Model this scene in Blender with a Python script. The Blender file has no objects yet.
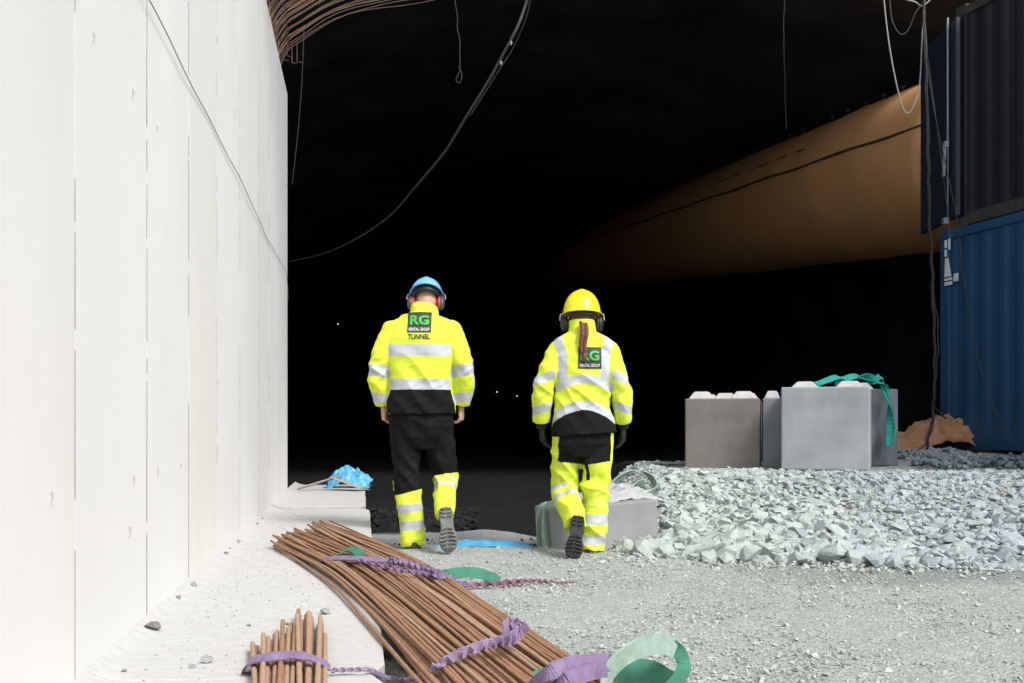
import bpy, bmesh, math, random
import numpy as np
from mathutils import Vector, Matrix, noise
from mathutils.bvhtree import BVHTree

# ------------------------------------------------------------------ camera, world, sun
scene = bpy.context.scene
COL = scene.collection
EYE = 0.86; F = 1050.0; HY = 425.0

cam_d = bpy.data.cameras.new('camera')
cam = bpy.data.objects.new('camera', cam_d); COL.objects.link(cam)
cam.location = (0, 0, EYE); cam.rotation_euler = (math.radians(90), 0, 0)
cam_d.sensor_width = 36; cam_d.lens = 36 * F / 1024
cam_d.shift_y = (HY - 341.5) / 1024
cam_d.clip_start = 0.05; cam_d.clip_end = 2000
scene.camera = cam

SUN_EL, SUN_AZ = math.radians(46), math.radians(138)      # azimuth clockwise from +Y
world = bpy.data.worlds.new('World'); scene.world = world; world.use_nodes = True
wn = world.node_tree; wn.nodes.clear()
sky = wn.nodes.new('ShaderNodeTexSky'); sky.sky_type = 'NISHITA'; sky.sun_disc = False
sky.sun_elevation = SUN_EL; sky.sun_rotation = SUN_AZ
sky.air_density = 1.0; sky.dust_density = 3.0
hs = wn.nodes.new('ShaderNodeHueSaturation'); hs.inputs['Saturation'].default_value = 0.35
bg = wn.nodes.new('ShaderNodeBackground'); bg.inputs['Strength'].default_value = 0.12
wo = wn.nodes.new('ShaderNodeOutputWorld')
wn.links.new(sky.outputs[0], hs.inputs['Color']); wn.links.new(hs.outputs[0], bg.inputs[0]); wn.links.new(bg.outputs[0], wo.inputs[0])

sl = bpy.data.lights.new('sun', 'SUN'); sl.energy = 1.6; sl.angle = math.radians(16); sl.color = (1, .96, .9)
sun = bpy.data.objects.new('sun', sl); COL.objects.link(sun)
sd = Vector((math.sin(SUN_AZ) * math.cos(SUN_EL), math.cos(SUN_AZ) * math.cos(SUN_EL), math.sin(SUN_EL)))
sun.rotation_euler = (-sd).to_track_quat('-Z', 'Y').to_euler(); sun.location = sd * 20

scene.view_settings.view_transform = 'Standard'; scene.view_settings.look = 'None'
scene.view_settings.gamma = 1.0; scene.view_settings.use_curve_mapping = False
scene.view_settings.exposure = .88

# ------------------------------------------------------------------ helpers
A = math.atan(150 / 1050)
U = Vector((-math.sin(A), math.cos(A), 0)); N = Vector((math.cos(A), math.sin(A), 0))
def W(s, l, z): return U * s + N * l + Vector((0, 0, z))           # along the wall, right of camera line, up
def P(px, py, Y): return Vector(((px - 512) / F * Y, Y, EYE + (HY - py) / F * Y))
def G(px, py, z):
    Y = (EYE - z) * F / (py - HY); return Vector(((px - 512) / F * Y, Y, z))

def mat(name, col, rough=.8, metal=0, noise_amt=0, scale=8, bump=0, bscale=60, attr=None, col2=None, detail=6, stretch=None, spec=None, emit=None):
    m = bpy.data.materials.new(name); m.use_nodes = True
    nt = m.node_tree; b = nt.nodes['Principled BSDF']
    b.inputs['Base Color'].default_value = (*col, 1); b.inputs['Roughness'].default_value = rough; b.inputs['Metallic'].default_value = metal
    if spec is None and rough >= .72: spec = .2
    if spec is not None: b.inputs['Specular IOR Level'].default_value = spec
    tc = nt.nodes.new('ShaderNodeTexCoord'); src = tc.outputs['Object']
    if stretch:
        mp = nt.nodes.new('ShaderNodeMapping'); mp.inputs['Scale'].default_value = stretch
        nt.links.new(src, mp.inputs['Vector']); src = mp.outputs[0]
    last = None
    if attr:
        at = nt.nodes.new('ShaderNodeAttribute'); at.attribute_name = attr; last = at.outputs['Color']
    if noise_amt or col2:
        n = nt.nodes.new('ShaderNodeTexNoise'); n.inputs['Scale'].default_value = scale; n.inputs['Detail'].default_value = detail; n.inputs['Roughness'].default_value = .62
        nt.links.new(src, n.inputs['Vector'])
        r = nt.nodes.new('ShaderNodeValToRGB'); r.color_ramp.elements[0].position = .33; r.color_ramp.elements[1].position = .67
        nt.links.new(n.outputs['Fac'], r.inputs['Fac'])
        if last is None:
            c2 = col2 or tuple(c * (1 - noise_amt) for c in col)
            r.color_ramp.elements[0].color = (*c2, 1); r.color_ramp.elements[1].color = (*col, 1); last = r.outputs[0]
        else:
            k = 1 - noise_amt; r.color_ramp.elements[0].color = (k, k, k, 1); r.color_ramp.elements[1].color = (1, 1, 1, 1)
            mx = nt.nodes.new('ShaderNodeMix'); mx.data_type = 'RGBA'; mx.blend_type = 'MULTIPLY'; mx.inputs['Factor'].default_value = 1
            nt.links.new(last, mx.inputs['A']); nt.links.new(r.outputs[0], mx.inputs['B']); last = mx.outputs['Result']
    if last is not None: nt.links.new(last, b.inputs['Base Color'])
    if bump:
        n2 = nt.nodes.new('ShaderNodeTexNoise'); n2.inputs['Scale'].default_value = bscale; n2.inputs['Detail'].default_value = 5
        nt.links.new(src, n2.inputs['Vector'])
        bp = nt.nodes.new('ShaderNodeBump'); bp.inputs['Strength'].default_value = bump; bp.inputs['Distance'].default_value = .02
        nt.links.new(n2.outputs['Fac'], bp.inputs['Height']); nt.links.new(bp.outputs[0], b.inputs['Normal'])
    if emit:
        b.inputs['Emission Color'].default_value = (*col, 1); b.inputs['Emission Strength'].default_value = emit
    return m

def tag(o, label=None, cat=None, group=None, kind=None):
    if label: o['label'] = label
    if cat: o['category'] = cat
    if group: o['group'] = group
    if kind: o['kind'] = kind
    return o
def link(o, parent=None):
    COL.objects.link(o)
    if parent: o.parent = parent
    return o
def mesh(name, vs, fs, m=None, parent=None, smooth=False, loc=None):
    me = bpy.data.meshes.new(name)
    if loc is not None: vs = [Vector(v) - Vector(loc) for v in vs]
    me.from_pydata([tuple(v) for v in vs], [], fs); me.update()
    if m: me.materials.append(m)
    if smooth: me.shade_smooth()
    o = bpy.data.objects.new(name, me)
    if loc is not None: o.location = loc
    return link(o, parent)
def empty(name, loc, rz=0, label=None, cat=None, group=None):
    o = bpy.data.objects.new(name, None); o.empty_display_size = .1; COL.objects.link(o)
    o.location = loc; o.rotation_euler = (0, 0, rz); tag(o, label, cat, group); return o

class MB:
    def __init__(s): s.v = []; s.f = []
    def add(s, vs, fs):
        n = len(s.v); s.v += [Vector(v) for v in vs]; s.f += [tuple(i + n for i in f) for f in fs]; return s
    def box(s, c, d, M=None):
        hx, hy, hz = d[0] / 2, d[1] / 2, d[2] / 2
        vs = [Vector((x * hx, y * hy, z * hz)) for z in (-1, 1) for y in (-1, 1) for x in (-1, 1)]
        if M is not None: vs = [M @ v for v in vs]
        return s.add([v + Vector(c) for v in vs], [(0, 2, 3, 1), (4, 5, 7, 6), (0, 1, 5, 4), (2, 6, 7, 3), (0, 4, 6, 2), (1, 3, 7, 5)])
    def hexa(s, b, t):                      # bottom quad, top quad (same order, counter clockwise)
        return s.add(list(b) + list(t), [(3, 2, 1, 0), (4, 5, 6, 7), (0, 1, 5, 4), (1, 2, 6, 5), (2, 3, 7, 6), (3, 0, 4, 7)])
    def ell(s, c, r, M=None, nu=20, nv=14):
        vs = [Vector((0, 0, -1))]
        for j in range(1, nv):
            t = -math.pi / 2 + math.pi * j / nv
            for i in range(nu):
                a = 2 * math.pi * i / nu; vs.append(Vector((math.cos(t) * math.cos(a), math.cos(t) * math.sin(a), math.sin(t))))
        vs.append(Vector((0, 0, 1))); fs = []
        for i in range(nu): fs.append((0, 1 + (i + 1) % nu, 1 + i))
        for j in range(nv - 2):
            for i in range(nu):
                a = 1 + j * nu + i; b = 1 + j * nu + (i + 1) % nu; fs.append((a, b, b + nu, a + nu))
        L = len(vs) - 1; o = 1 + (nv - 2) * nu
        for i in range(nu): fs.append((L, o + i, o + (i + 1) % nu))
        vs = [Vector((v.x * r[0], v.y * r[1], v.z * r[2])) for v in vs]
        if M is not None: vs = [M @ v for v in vs]
        return s.add([v + Vector(c) for v in vs], fs)
    def tube(s, pts, rad, n=8, ref=None, p=2.0, cap=True):
        """rings along pts; rad = number or list of numbers / (rx, ry)"""
        pts = [Vector(q) for q in pts]; K = len(pts)
        R = rad if isinstance(rad, list) else [rad] * K
        vs = []; side = None
        for i in range(K):
            t = (pts[min(i + 1, K - 1)] - pts[max(i - 1, 0)]).normalized()
            if ref is not None: sx = Vector(ref)
            else: sx = side if side is not None else (Vector((1, 0, 0)) if abs(t.x) < .8 else Vector((0, 1, 0)))
            sx = (sx - t * sx.dot(t)).normalized(); side = sx; sy = t.cross(sx)
            rx, ry = R[i] if isinstance(R[i], (tuple, list)) else (R[i], R[i])
            for k in range(n):
                a = 2 * math.pi * k / n; c, q = math.cos(a), math.sin(a)
                if p != 2: c = math.copysign(abs(c) ** (2 / p), c); q = math.copysign(abs(q) ** (2 / p), q)
                vs.append(pts[i] + sx * c * rx + sy * q * ry)
        fs = []
        for i in range(K - 1):
            for k in range(n):
                a = i * n + k; b = i * n + (k + 1) % n; fs.append((a, b, b + n, a + n))
        if cap: fs.append(tuple(range(n - 1, -1, -1))); fs.append(tuple((K - 1) * n + k for k in range(n)))
        return s.add(vs, fs)
    def ribbon(s, pts, w, wid, th=.004):
        """flat strap; w = list of width direction vectors"""
        pts = [Vector(q) for q in pts]; K = len(pts); vs = []
        for i in range(K):
            t = (pts[min(i + 1, K - 1)] - pts[max(i - 1, 0)]).normalized()
            d = Vector(w[i]); d = (d - t * d.dot(t)).normalized(); nn = t.cross(d)
            ww = wid[i] if isinstance(wid, list) else wid
            for a, b in ((-1, -1), (1, -1), (1, 1), (-1, 1)): vs.append(pts[i] + d * a * ww / 2 + nn * b * th / 2)
        fs = []
        for i in range(K - 1):
            for k in range(4):
                a = i * 4 + k; b = i * 4 + (k + 1) % 4; fs.append((a, b, b + 4, a + 4))
        fs.append((3, 2, 1, 0)); fs.append(tuple((K - 1) * 4 + k for k in range(4)))
        return s.add(vs, fs)
    def build(s, name, m, parent=None, smooth=False, loc=None): return mesh(name, s.v, s.f, m, parent, smooth, loc)

def spline(pts, n=8):
    pts = [Vector(p) for p in pts]; out = []
    for i in range(len(pts) - 1):
        p0 = pts[max(i - 1, 0)]; p1 = pts[i]; p2 = pts[i + 1]; p3 = pts[min(i + 2, len(pts) - 1)]
        for k in range(n):
            t = k / n
            out.append(.5 * ((2 * p1) + (p2 - p0) * t + (2 * p0 - 5 * p1 + 4 * p2 - p3) * t * t + (3 * p1 - p0 - 3 * p2 + p3) * t ** 3))
    out.append(pts[-1]); return out
def bevel(o, w=.01, seg=2):
    b = o.modifiers.new('bevel', 'BEVEL'); b.width = w; b.segments = seg; b.limit_method = 'ANGLE'; b.angle_limit = math.radians(35); return o
def remesh(mb, vox, smooth=4):
    o = mb.build('tmp', None); r = o.modifiers.new('r', 'REMESH'); r.mode = 'VOXEL'; r.voxel_size = vox
    if smooth: s = o.modifiers.new('s', 'SMOOTH'); s.factor = .5; s.iterations = smooth
    dg = bpy.context.evaluated_depsgraph_get(); dg.update()
    me = bpy.data.meshes.new_from_object(o.evaluated_get(dg)); bpy.data.objects.remove(o); me.shade_smooth(); return me
def smst(a, b, x):
    t = np.clip((np.asarray(x, float) - a) / (b - a), 0, 1); return t * t * (3 - 2 * t)
def nz(x, y, z=0, s=1.0): return noise.noise(Vector((x * s, y * s, z * s)))

# ------------------------------------------------------------------ materials
M_ = dict(
    concrete_wall=mat('pale_concrete', (.73, .73, .73), .85, noise_amt=.07, scale=1.3, bump=.03, bscale=45, stretch=(1, 1, .35)),
    concrete_warm=mat('pale_warm_concrete', (.72, .715, .695), .85, noise_amt=.08, scale=1.1, bump=.03, bscale=45, stretch=(1, 1, .35)),
    slab=mat('dusty_slab_concrete', (.50, .50, .49), .9, noise_amt=.12, scale=22, bump=.05, bscale=90, detail=9),
    pit=mat('pit_shade', (.40, .39, .38), .95),
    joint=mat('joint_mortar', (.38, .37, .36), .95),
    cord=mat('dark_cord', (.13, .12, .11), .8),
    rust=mat('rusty_steel', (.35, .20, .12), .8, noise_amt=.28, scale=25, bump=.1, bscale=200),
    rust_pale=mat('pale_rusty_steel', (.42, .285, .195), .8, noise_amt=.22, scale=25, bump=.1, bscale=200),
    cage=mat('cage_steel', (.18, .12, .095), .85, noise_amt=.3, scale=10),
    blockA=mat('brown_grey_concrete', (.215, .20, .185), .9, noise_amt=.28, scale=3, bump=.07, bscale=50),
    blockE=mat('skylit_side_concrete', (.24, .265, .29), .9, noise_amt=.3, scale=4, bump=.07, bscale=50),  # bluish light on the brownish block's side, put into the colour
    blockB=mat('light_grey_concrete', (.36, .39, .41), .9, noise_amt=.28, scale=2.5, bump=.07, bscale=50),
    blockD=mat('dark_mottled_concrete', (.19, .22, .245), .75, noise_amt=.6, scale=4, bump=.07, bscale=50, stretch=(1, 1, .3)),  # darker and blotchier tone than the other blocks
    blockC=mat('grey_kerb_concrete', (.30, .31, .315), .9, noise_amt=.22, scale=4, bump=.08, bscale=50),
    dust=mat('stud_dust', (.50, .50, .50), .95, noise_amt=.2, scale=12),
    rock=mat('pale_green_grey_rock', (.44, .495, .475), .9, noise_amt=.25, scale=9, bump=.35, bscale=60),
    rock_cool=mat('cool_grey_rock', (.375, .43, .45), .9, noise_amt=.25, scale=9, bump=.35, bscale=60),
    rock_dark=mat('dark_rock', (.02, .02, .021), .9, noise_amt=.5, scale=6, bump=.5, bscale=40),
    tunnel=mat('shade_dark_rock', (.055, .058, .064), .95, noise_amt=.6, scale=.6, bump=.6, bscale=3, spec=.1),  # rock colour darkened to stand in for shade inside the tunnel
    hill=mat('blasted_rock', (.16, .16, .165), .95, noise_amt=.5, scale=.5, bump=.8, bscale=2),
    duct=mat('orange_duct_fabric', (.70, .36, .15), .6, noise_amt=.18, scale=1.2, bump=.15, bscale=6),
    duct_seam=mat('duct_seam', (.07, .05, .035), .8),
    navy=mat('black_container_paint', (.012, .015, .021), .55, noise_amt=.35, scale=5),
    navy_leaf=mat('dark_navy_door_paint', (.018, .026, .042), .5, noise_amt=.25, scale=3),
    blue=mat('blue_container_paint', (.013, .070, .160), .55, noise_amt=.2, scale=2.5),
    galv=mat('galvanised_steel', (.30, .33, .37), .5, metal=.3, noise_amt=.3, scale=20),
    rail=mat('dusty_rail_paint', (.07, .066, .058), .85, noise_amt=.5, scale=20),
    black=mat('black_rubber', (.02, .02, .021), .6),
    cable=mat('dusty_black_cable', (.035, .034, .033), .7, noise_amt=.4, scale=8),
    cable_grey=mat('dusty_grey_cable', (.11, .108, .105), .7),
    cable_white=mat('white_cable', (.30, .30, .29), .6),
    white=mat('white_sticker', (.72, .74, .76), .6),
    purple=mat('purple_webbing', (.27, .20, .34), .8, noise_amt=.35, scale=25, bump=.4, bscale=300),
    green=mat('green_webbing', (.07, .25, .17), .8, noise_amt=.3, scale=12, bump=.4, bscale=300),
    green_pale=mat('pale_green_webbing', (.38, .52, .45), .85, noise_amt=.3, scale=18, bump=.4, bscale=300),
    teal=mat('teal_webbing', (.02, .33, .27), .75, noise_amt=.3, scale=12),
    bluebag=mat('blue_plastic_sheet', (.10, .42, .72), .35, noise_amt=.3, scale=9),
    tarp=mat('orange_brown_tarp', (.48, .26, .14), .8, noise_amt=.35, scale=7),
    dustcloth=mat('dusty_grey_sheet', (.42, .44, .44), .9, noise_amt=.25, scale=9, bump=.4, bscale=40),
    timber=mat('dusty_timber', (.42, .39, .35), .85, noise_amt=.3, scale=12, stretch=(1, 8, 1)),
    cloth=mat('work_cloth', (1, 1, 1), .85, spec=.07, attr='Col', noise_amt=.14, scale=9, bump=.25, bscale=130),
    skin=mat('skin', (.52, .30, .22), .55, noise_amt=.15, scale=30),
    hair_grey=mat('short_grey_brown_hair', (.17, .14, .12), .8, noise_amt=.5, scale=60),
    hair_red=mat('auburn_hair', (.16, .055, .035), .6, noise_amt=.5, scale=70),
    helmet_blue=mat('blue_helmet_shell', (.16, .42, .72), .3, noise_amt=.08, scale=9),
    helmet_yellow=mat('yellow_helmet_shell', (.85, .74, .015), .28, noise_amt=.06, scale=9),
    muff=mat('dark_earmuff_shell', (.014, .014, .016), .45),
    muff_grey=mat('grey_earmuff_shell', (.05, .052, .055), .4),
    red=mat('red_earmuff_rim', (.45, .03, .05), .5),
    boot=mat('dusty_boot_leather', (.10, .10, .10), .85, noise_amt=.5, scale=18),
    sole_grey=mat('dusty_sole_rubber', (.22, .225, .22), .9, noise_amt=.5, scale=25),
    sole_dark=mat('dark_sole_rubber', (.06, .06, .06), .8, noise_amt=.5, scale=25),
    glove=mat('black_glove', (.018, .018, .02), .75),
    ink=mat('black_print', (.025, .028, .027), .7),
    ink_green=mat('green_print', (.04, .40, .06), .6),
    ink_white=mat('white_print', (.75, .78, .78), .7),
    eye=mat('eye_white', (.7, .7, .68), .3),
    lamp=mat('lamp_glow', (1, .93, .8), .5, emit=1.2),
    zip=mat('reflective_rope', (.4, .4, .4), .6),
)

# ------------------------------------------------------------------ ground
def hgt(x, y):
    """embankment to the right; numpy or float"""
    x = np.asarray(x, float); y = np.asarray(y, float)
    toe = 6.55 - .22 * np.clip(x - .8, 0, 6)
    front = smst(0, 2.5, y - toe) * .6 + np.clip((y - toe) / 2.6, 0, 1) * .4
    left = smst(0, .62, x - .68 - .03 * np.clip(y - 7, 0, 5))
    h = .43 * front * left
    h = h + .17 * smst(9.6, 12.2, y) * smst(2.9, 4.8, x) * left
    h = h * (1 - smst(12.5, 16, y) * .6)
    lip = .035 * smst(7.25, 7.05, y) * smst(-1.0, -.6, x)
    gap = -.05 * smst(-.1, -.35, x + .143 * y - .1) * smst(8, 7, y)
    return h + lip + gap
def ground():
    xs = np.concatenate([np.array([-300, -120, -50, -20, -10, -6]), np.arange(-4, 8, .045), np.array([9, 11, 14, 20, 40, 100, 300])])
    ys = np.concatenate([np.array([-300, -100, -40, -15, -5, -1, 1]), np.arange(2, 14, .045), np.arange(14.5, 30, .6), np.array([35, 45, 60, 90, 150, 300])])
    X, Y = np.meshgrid(xs, ys); H = hgt(X, Y)
    nn = np.zeros_like(H)
    for j in range(len(ys)):
        for i in range(len(xs)):
            x, y = xs[i], ys[j]
            if -5 < x < 9 and 1 < y < 15:
                nn[j, i] = .012 * nz(x, y, 3, 1.7) + .008 * nz(x, y, 9, 7) + .005 * nz(x, y, 5, 17)
                if y > 7.2 and x < .9: nn[j, i] += .05 * nz(x, y, 7, 2.2) * min(1, (y - 7.2)) 
    H = H + nn
    vs = np.stack([X, Y, H], -1).reshape(-1, 3); w = len(xs)
    fs = [(j * w + i, j * w + i + 1, (j + 1) * w + i + 1, (j + 1) * w + i) for j in range(len(ys) - 1) for i in range(w - 1)]
    # ground colours: pale gravel, grey mud strip, damp patch; tunnel shade painted near-black
    Z = np.zeros(X.shape + (4,)); Z[..., 3] = 1
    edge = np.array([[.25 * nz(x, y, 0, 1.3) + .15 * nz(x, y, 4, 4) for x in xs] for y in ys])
    dark = smst(-.06, .06, (Y - np.where(X > .9, 11.2, 8.5 - .5 * (X + .6) ** 2)) + edge * 1.0)  # mask of the painted tunnel shade on the floor
    mud = smst(7.12, 7.18, Y + edge * .15) * (X < .75)
    damp = smst(.9, 1.8, X) * smst(5.2, 5.7, Y + edge) * smst(6.9, 6.5, Y)
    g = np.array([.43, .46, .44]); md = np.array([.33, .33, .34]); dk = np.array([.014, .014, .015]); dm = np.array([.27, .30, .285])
    C = g[None, None] * np.ones(X.shape + (3,))
    C = C * (1 - .8 * damp[..., None]) + dm * .8 * damp[..., None]
    C = C * (1 - mud[..., None]) + md * mud[..., None]
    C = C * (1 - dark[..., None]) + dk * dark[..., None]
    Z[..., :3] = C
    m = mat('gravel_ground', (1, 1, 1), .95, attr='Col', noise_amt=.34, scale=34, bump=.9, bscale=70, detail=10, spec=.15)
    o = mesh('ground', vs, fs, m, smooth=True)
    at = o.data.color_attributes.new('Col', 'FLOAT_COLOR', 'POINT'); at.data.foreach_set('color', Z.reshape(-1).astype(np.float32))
    return tag(o, kind='structure')
ground()

# ------------------------------------------------------------------ tunnel and hillside
def arch_ring(s, k=1.0, nseg=48, rough=.35, zk=1.0):
    """arched outline from left floor to right floor"""
    out = []
    for i in range(nseg + 1):
        a = math.pi * (1 - i / nseg); c, q = math.cos(a), math.sin(a); p = 2.6
        l = 4.2 + math.copysign(abs(c) ** (2 / p), c) * 8.6 * k; z = abs(q) ** (2 / p) * 7.6 * zk - .3
        r = rough * nz(l, z, s, .8) + rough * .5 * nz(l, z, s, 2.1)
        out.append(W(s + rough * nz(z, l, s, 1), l + r * c, max(z + r * q, -.3)))
    return out
def strip(rings):
    n = len(rings[0]); vs = [v for r in rings for v in r]
    return vs, [(j * n + i, j * n + i + 1, (j + 1) * n + i + 1, (j + 1) * n + i) for j in range(len(rings) - 1) for i in range(n - 1)]
ss = list(np.arange(13.0, 30, .7)) + list(np.arange(31, 96, 4))
rings = [arch_ring(s) for s in ss]
vs, fs = strip(rings)
n0 = len(vs); last = rings[-1]; vs += last; cidx = len(vs); vs.append(W(96, 4.2, 2)); fs += [(n0 + i, n0 + i + 1, cidx) for i in range(len(last) - 1)] + [(n0 + len(last) - 1, n0, cidx)]
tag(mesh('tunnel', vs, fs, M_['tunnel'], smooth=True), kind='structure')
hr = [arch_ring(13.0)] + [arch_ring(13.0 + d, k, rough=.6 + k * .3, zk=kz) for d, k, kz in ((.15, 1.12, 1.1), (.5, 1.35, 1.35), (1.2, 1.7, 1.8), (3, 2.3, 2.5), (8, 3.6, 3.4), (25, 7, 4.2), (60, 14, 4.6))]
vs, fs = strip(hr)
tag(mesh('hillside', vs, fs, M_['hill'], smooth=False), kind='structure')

# far lamps deep in the tunnel
for px, py, Y, lb in ((338, 324, 52, 'small white lamp on the left tunnel wall, highest of the far lights'), (398, 397, 58, 'tiny lamp deep in the tunnel beside the left sleeve of the blue-helmeted worker'),
                  (471, 393, 60, 'tiny lamp deep in the tunnel just right of the blue-helmeted worker'), (497, 392, 55, 'tiny lamp in the tunnel in the middle of the gap between the two workers'), (517, 396, 60, 'tiny lamp deep in the tunnel just left of the yellow-helmeted worker')):
    e = empty('tunnel_lamp', P(px, py, Y), 0, lb, 'lamp', 'far lamps in the tunnel')
    MB().box((0, .06, 0), (.12, .06, .1)).build('housing', M_['black'], e)
    MB().ell((0, 0, 0), (.026, .03, .026), nu=8, nv=6).build('bulb', M_['lamp'], e)

# ------------------------------------------------------------------ concrete wall
wall = empty('concrete_wall', W(3, -.754, .15), 0, 'tall pale cast concrete wall with vertical board joints on the left side', 'wall')
winv = Vector(wall.location)
js = [-.9, .05, 1.0, 1.97, 2.92, 3.86, 4.765, 5.66, 6.71, 7.89, 8.79, 9.8, 10.95]
random.seed(4)
for i in range(len(js) - 1):
    s0, s1 = js[i] + .003, js[i + 1] - .003; off = -.754 + random.uniform(-.0012, .0012)
    mb = MB(); zt = 4.24
    mb.hexa([W(s0, off - .5, .1) - winv, W(s0, off, .1) - winv, W(s1, off, .1) - winv, W(s1, off - .5, .1) - winv][::1],
            [W(s0, off - .5, zt) - winv, W(s0, off, zt) - winv, W(s1, off, zt) - winv, W(s1, off - .5, zt) - winv])
    mb.build('wall_panel', M_['concrete_wall' if i % 3 else 'concrete_warm'], wall)
mb = MB(); mb.hexa([W(-.85, -1.2, .1) - winv, W(-.85, -.760, .1) - winv, W(10.9, -.760, .1) - winv, W(10.9, -1.2, .1) - winv], [W(-.85, -1.2, 4.2) - winv, W(-.85, -.760, 4.2) - winv, W(10.9, -.760, 4.2) - winv, W(10.9, -1.2, 4.2) - winv])
mb.build('joint_filler', M_['joint'], wall)
for j_ in js[1:-1]:
    mb = MB(); z = .16
    while z < 4.2:
        dz = random.uniform(.05, .5); w = random.uniform(.0004, .0011) * (1 + j_ * .25)
        if random.random() < .72: mb.tube([W(j_ + random.uniform(-.001, .001), -.7524, z) - winv, W(j_ + random.uniform(-.001, .001), -.7524, z + dz) - winv], [(.0012, w), (.0012, w * random.uniform(.3, 1))], 6, ref=N)
        z += dz + (random.uniform(0, .06))
    mb.build('joint_line', M_['joint'], wall)
# small pits where the casting left holes
mb = MB()
for px, py in ((94, 37), (133, 94), (157, 129), (52, 498), (134, 481), (158, 472), (181, 467), (130, 532), (217, 40), (236, 113), (242, 138), (218, 245), (218, 384), (218, 450), (269, 378)):
    q = P(px, py, 1); d = Vector((q.x, q.y, q.z - EYE)); t = -.7515 / d.dot(N); c = Vector((0, 0, EYE)) + d * t
    h = random.uniform(.008, .02) * (1 + c.y * .04)
    w = random.uniform(.0008, .0016) * (1 + c.y * .1)
    mb.tube([c - Vector((0, 0, h)) - winv, c - Vector((0, 0, h * .3)) + U * .002 - winv, c + Vector((0, 0, h * .4)) - winv, c + Vector((0, 0, h)) - U * .002 - winv], [(.003, w * .4), (.004, w), (.004, w * .8), (.003, w * .3)], 6, ref=N)
mb.build('casting_pit', M_['pit'], wall)
# cord along the wall
pts = [W(s, -.742 + .004 * math.sin(s * 2), 2.36 + .012 * math.sin(s * 1.3) + .006 * math.sin(s * 5)) for s in np.linspace(2.2, 10.6, 40)]
pts += [W(10.75, -.742, 2.30), W(10.8, -.738, 2.2), W(10.82, -.735, 2.12)]
tag(MB().tube(pts, .0023, 6).build('string_line', M_['cord'], smooth=True), 'thin dark cord stretched along the pale concrete wall, loose end at the far corner', 'cord')

# ------------------------------------------------------------------ footing slabs
sb = [(-1.0, 3.02, .062, .15, 'near'), (3.03, 6.55, .066, .15, ''), (6.56, 8.98, .062, .15, ''), (9.02, 12.3, .03, .17, 'far')]
labs = ['nearest pale concrete slab at the foot of the wall, under the short rebar bundle', 'second dusty concrete slab along the wall, carrying the middle of the long rebar bundle',
        'third concrete slab along the wall, under the tips of the long rebar bundle', 'farthest concrete slab, ending in the tunnel mouth under the blue plastic']
def fil(l): return .04 * math.exp(-max(0, l + .754) / .045)
for (s0, s1, l1, zt, _), lb in zip(sb, labs):
    n = int((s1 - s0) / .12); base = W(s0, -.3, 0); vsT = []; m = 24
    random.seed(int(s0 * 10) + 7)
    for i in range(n + 1):
        s = s0 + (s1 - s0) * i / n
        for j in range(m + 1):
            l = -.76 + (l1 + .76) * (j / m) ** 1.7
            if j == m: l += .012 * nz(s, 0, 3, 4) - (.035 if i in (0, n) else 0)
            z = zt + fil(l)
            vsT.append(W(s + (.012 * nz(l, s, 1, 6) if i in (0, n) else 0), l, z) - base)
    k = len(vsT); vsB = [Vector((v.x, v.y, -.12)) for v in vsT]; fsx = []
    w = m + 1
    for i in range(n):
        for j in range(m):
            a = i * w + j; fsx.append((a, a + 1, a + w + 1, a + w)); fsx.append((k + a, k + a + w, k + a + w + 1, k + a + 1))
    for i in range(n):
        a = i * w; fsx.append((a, a + w, k + a + w, k + a)); a = i * w + m; fsx.append((a + w, a, k + a, k + a + w))
    for j in range(m):
        fsx.append((j + 1, j, k + j, k + j + 1)); a = n * w + j; fsx.append((a, a + 1, k + a + 1, k + a))
    o = mesh('footing_slab', vsT + vsB, fsx, M_['slab']); o.location = base; bevel(o, .012, 2)
    tag(o, lb, 'slab', 'footing slabs along the wall')

# ------------------------------------------------------------------ rock prototypes
def rock_mesh(seed, n=16, flat=.7):
    r = random.Random(seed); bm = bmesh.new()
    for _ in range(n):
        v = Vector((r.gauss(0, 1), r.gauss(0, 1), r.gauss(0, 1))).normalized() * r.uniform(.75, 1.05)
        bm.verts.new((v.x, v.y * r.uniform(.75, .95), v.z * flat))
    res = bmesh.ops.convex_hull(bm, input=bm.verts)
    bmesh.ops.delete(bm, geom=[g for g in res['geom_interior'] if isinstance(g, bmesh.types.BMVert)], context='VERTS')
    bmesh.ops.triangulate(bm, faces=bm.faces)
    bm.verts.ensure_lookup_table(); bm.verts.index_update()
    V = np.array([v.co[:] for v in bm.verts]); Fc = np.array([[v.index for v in f.verts] for f in bm.faces]); bm.free()
    return V, Fc
PR = [rock_mesh(i, 12 + i % 7, .55 + .05 * (i % 6)) for i in range(14)]
PRsmall = [rock_mesh(50 + i, 8, .6) for i in range(8)]
def rotm(r):
    from mathutils import Euler
    return np.array(Euler((r.uniform(-.6, .6), r.uniform(-.6, .6), r.uniform(0, 6.28))).to_matrix())
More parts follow.
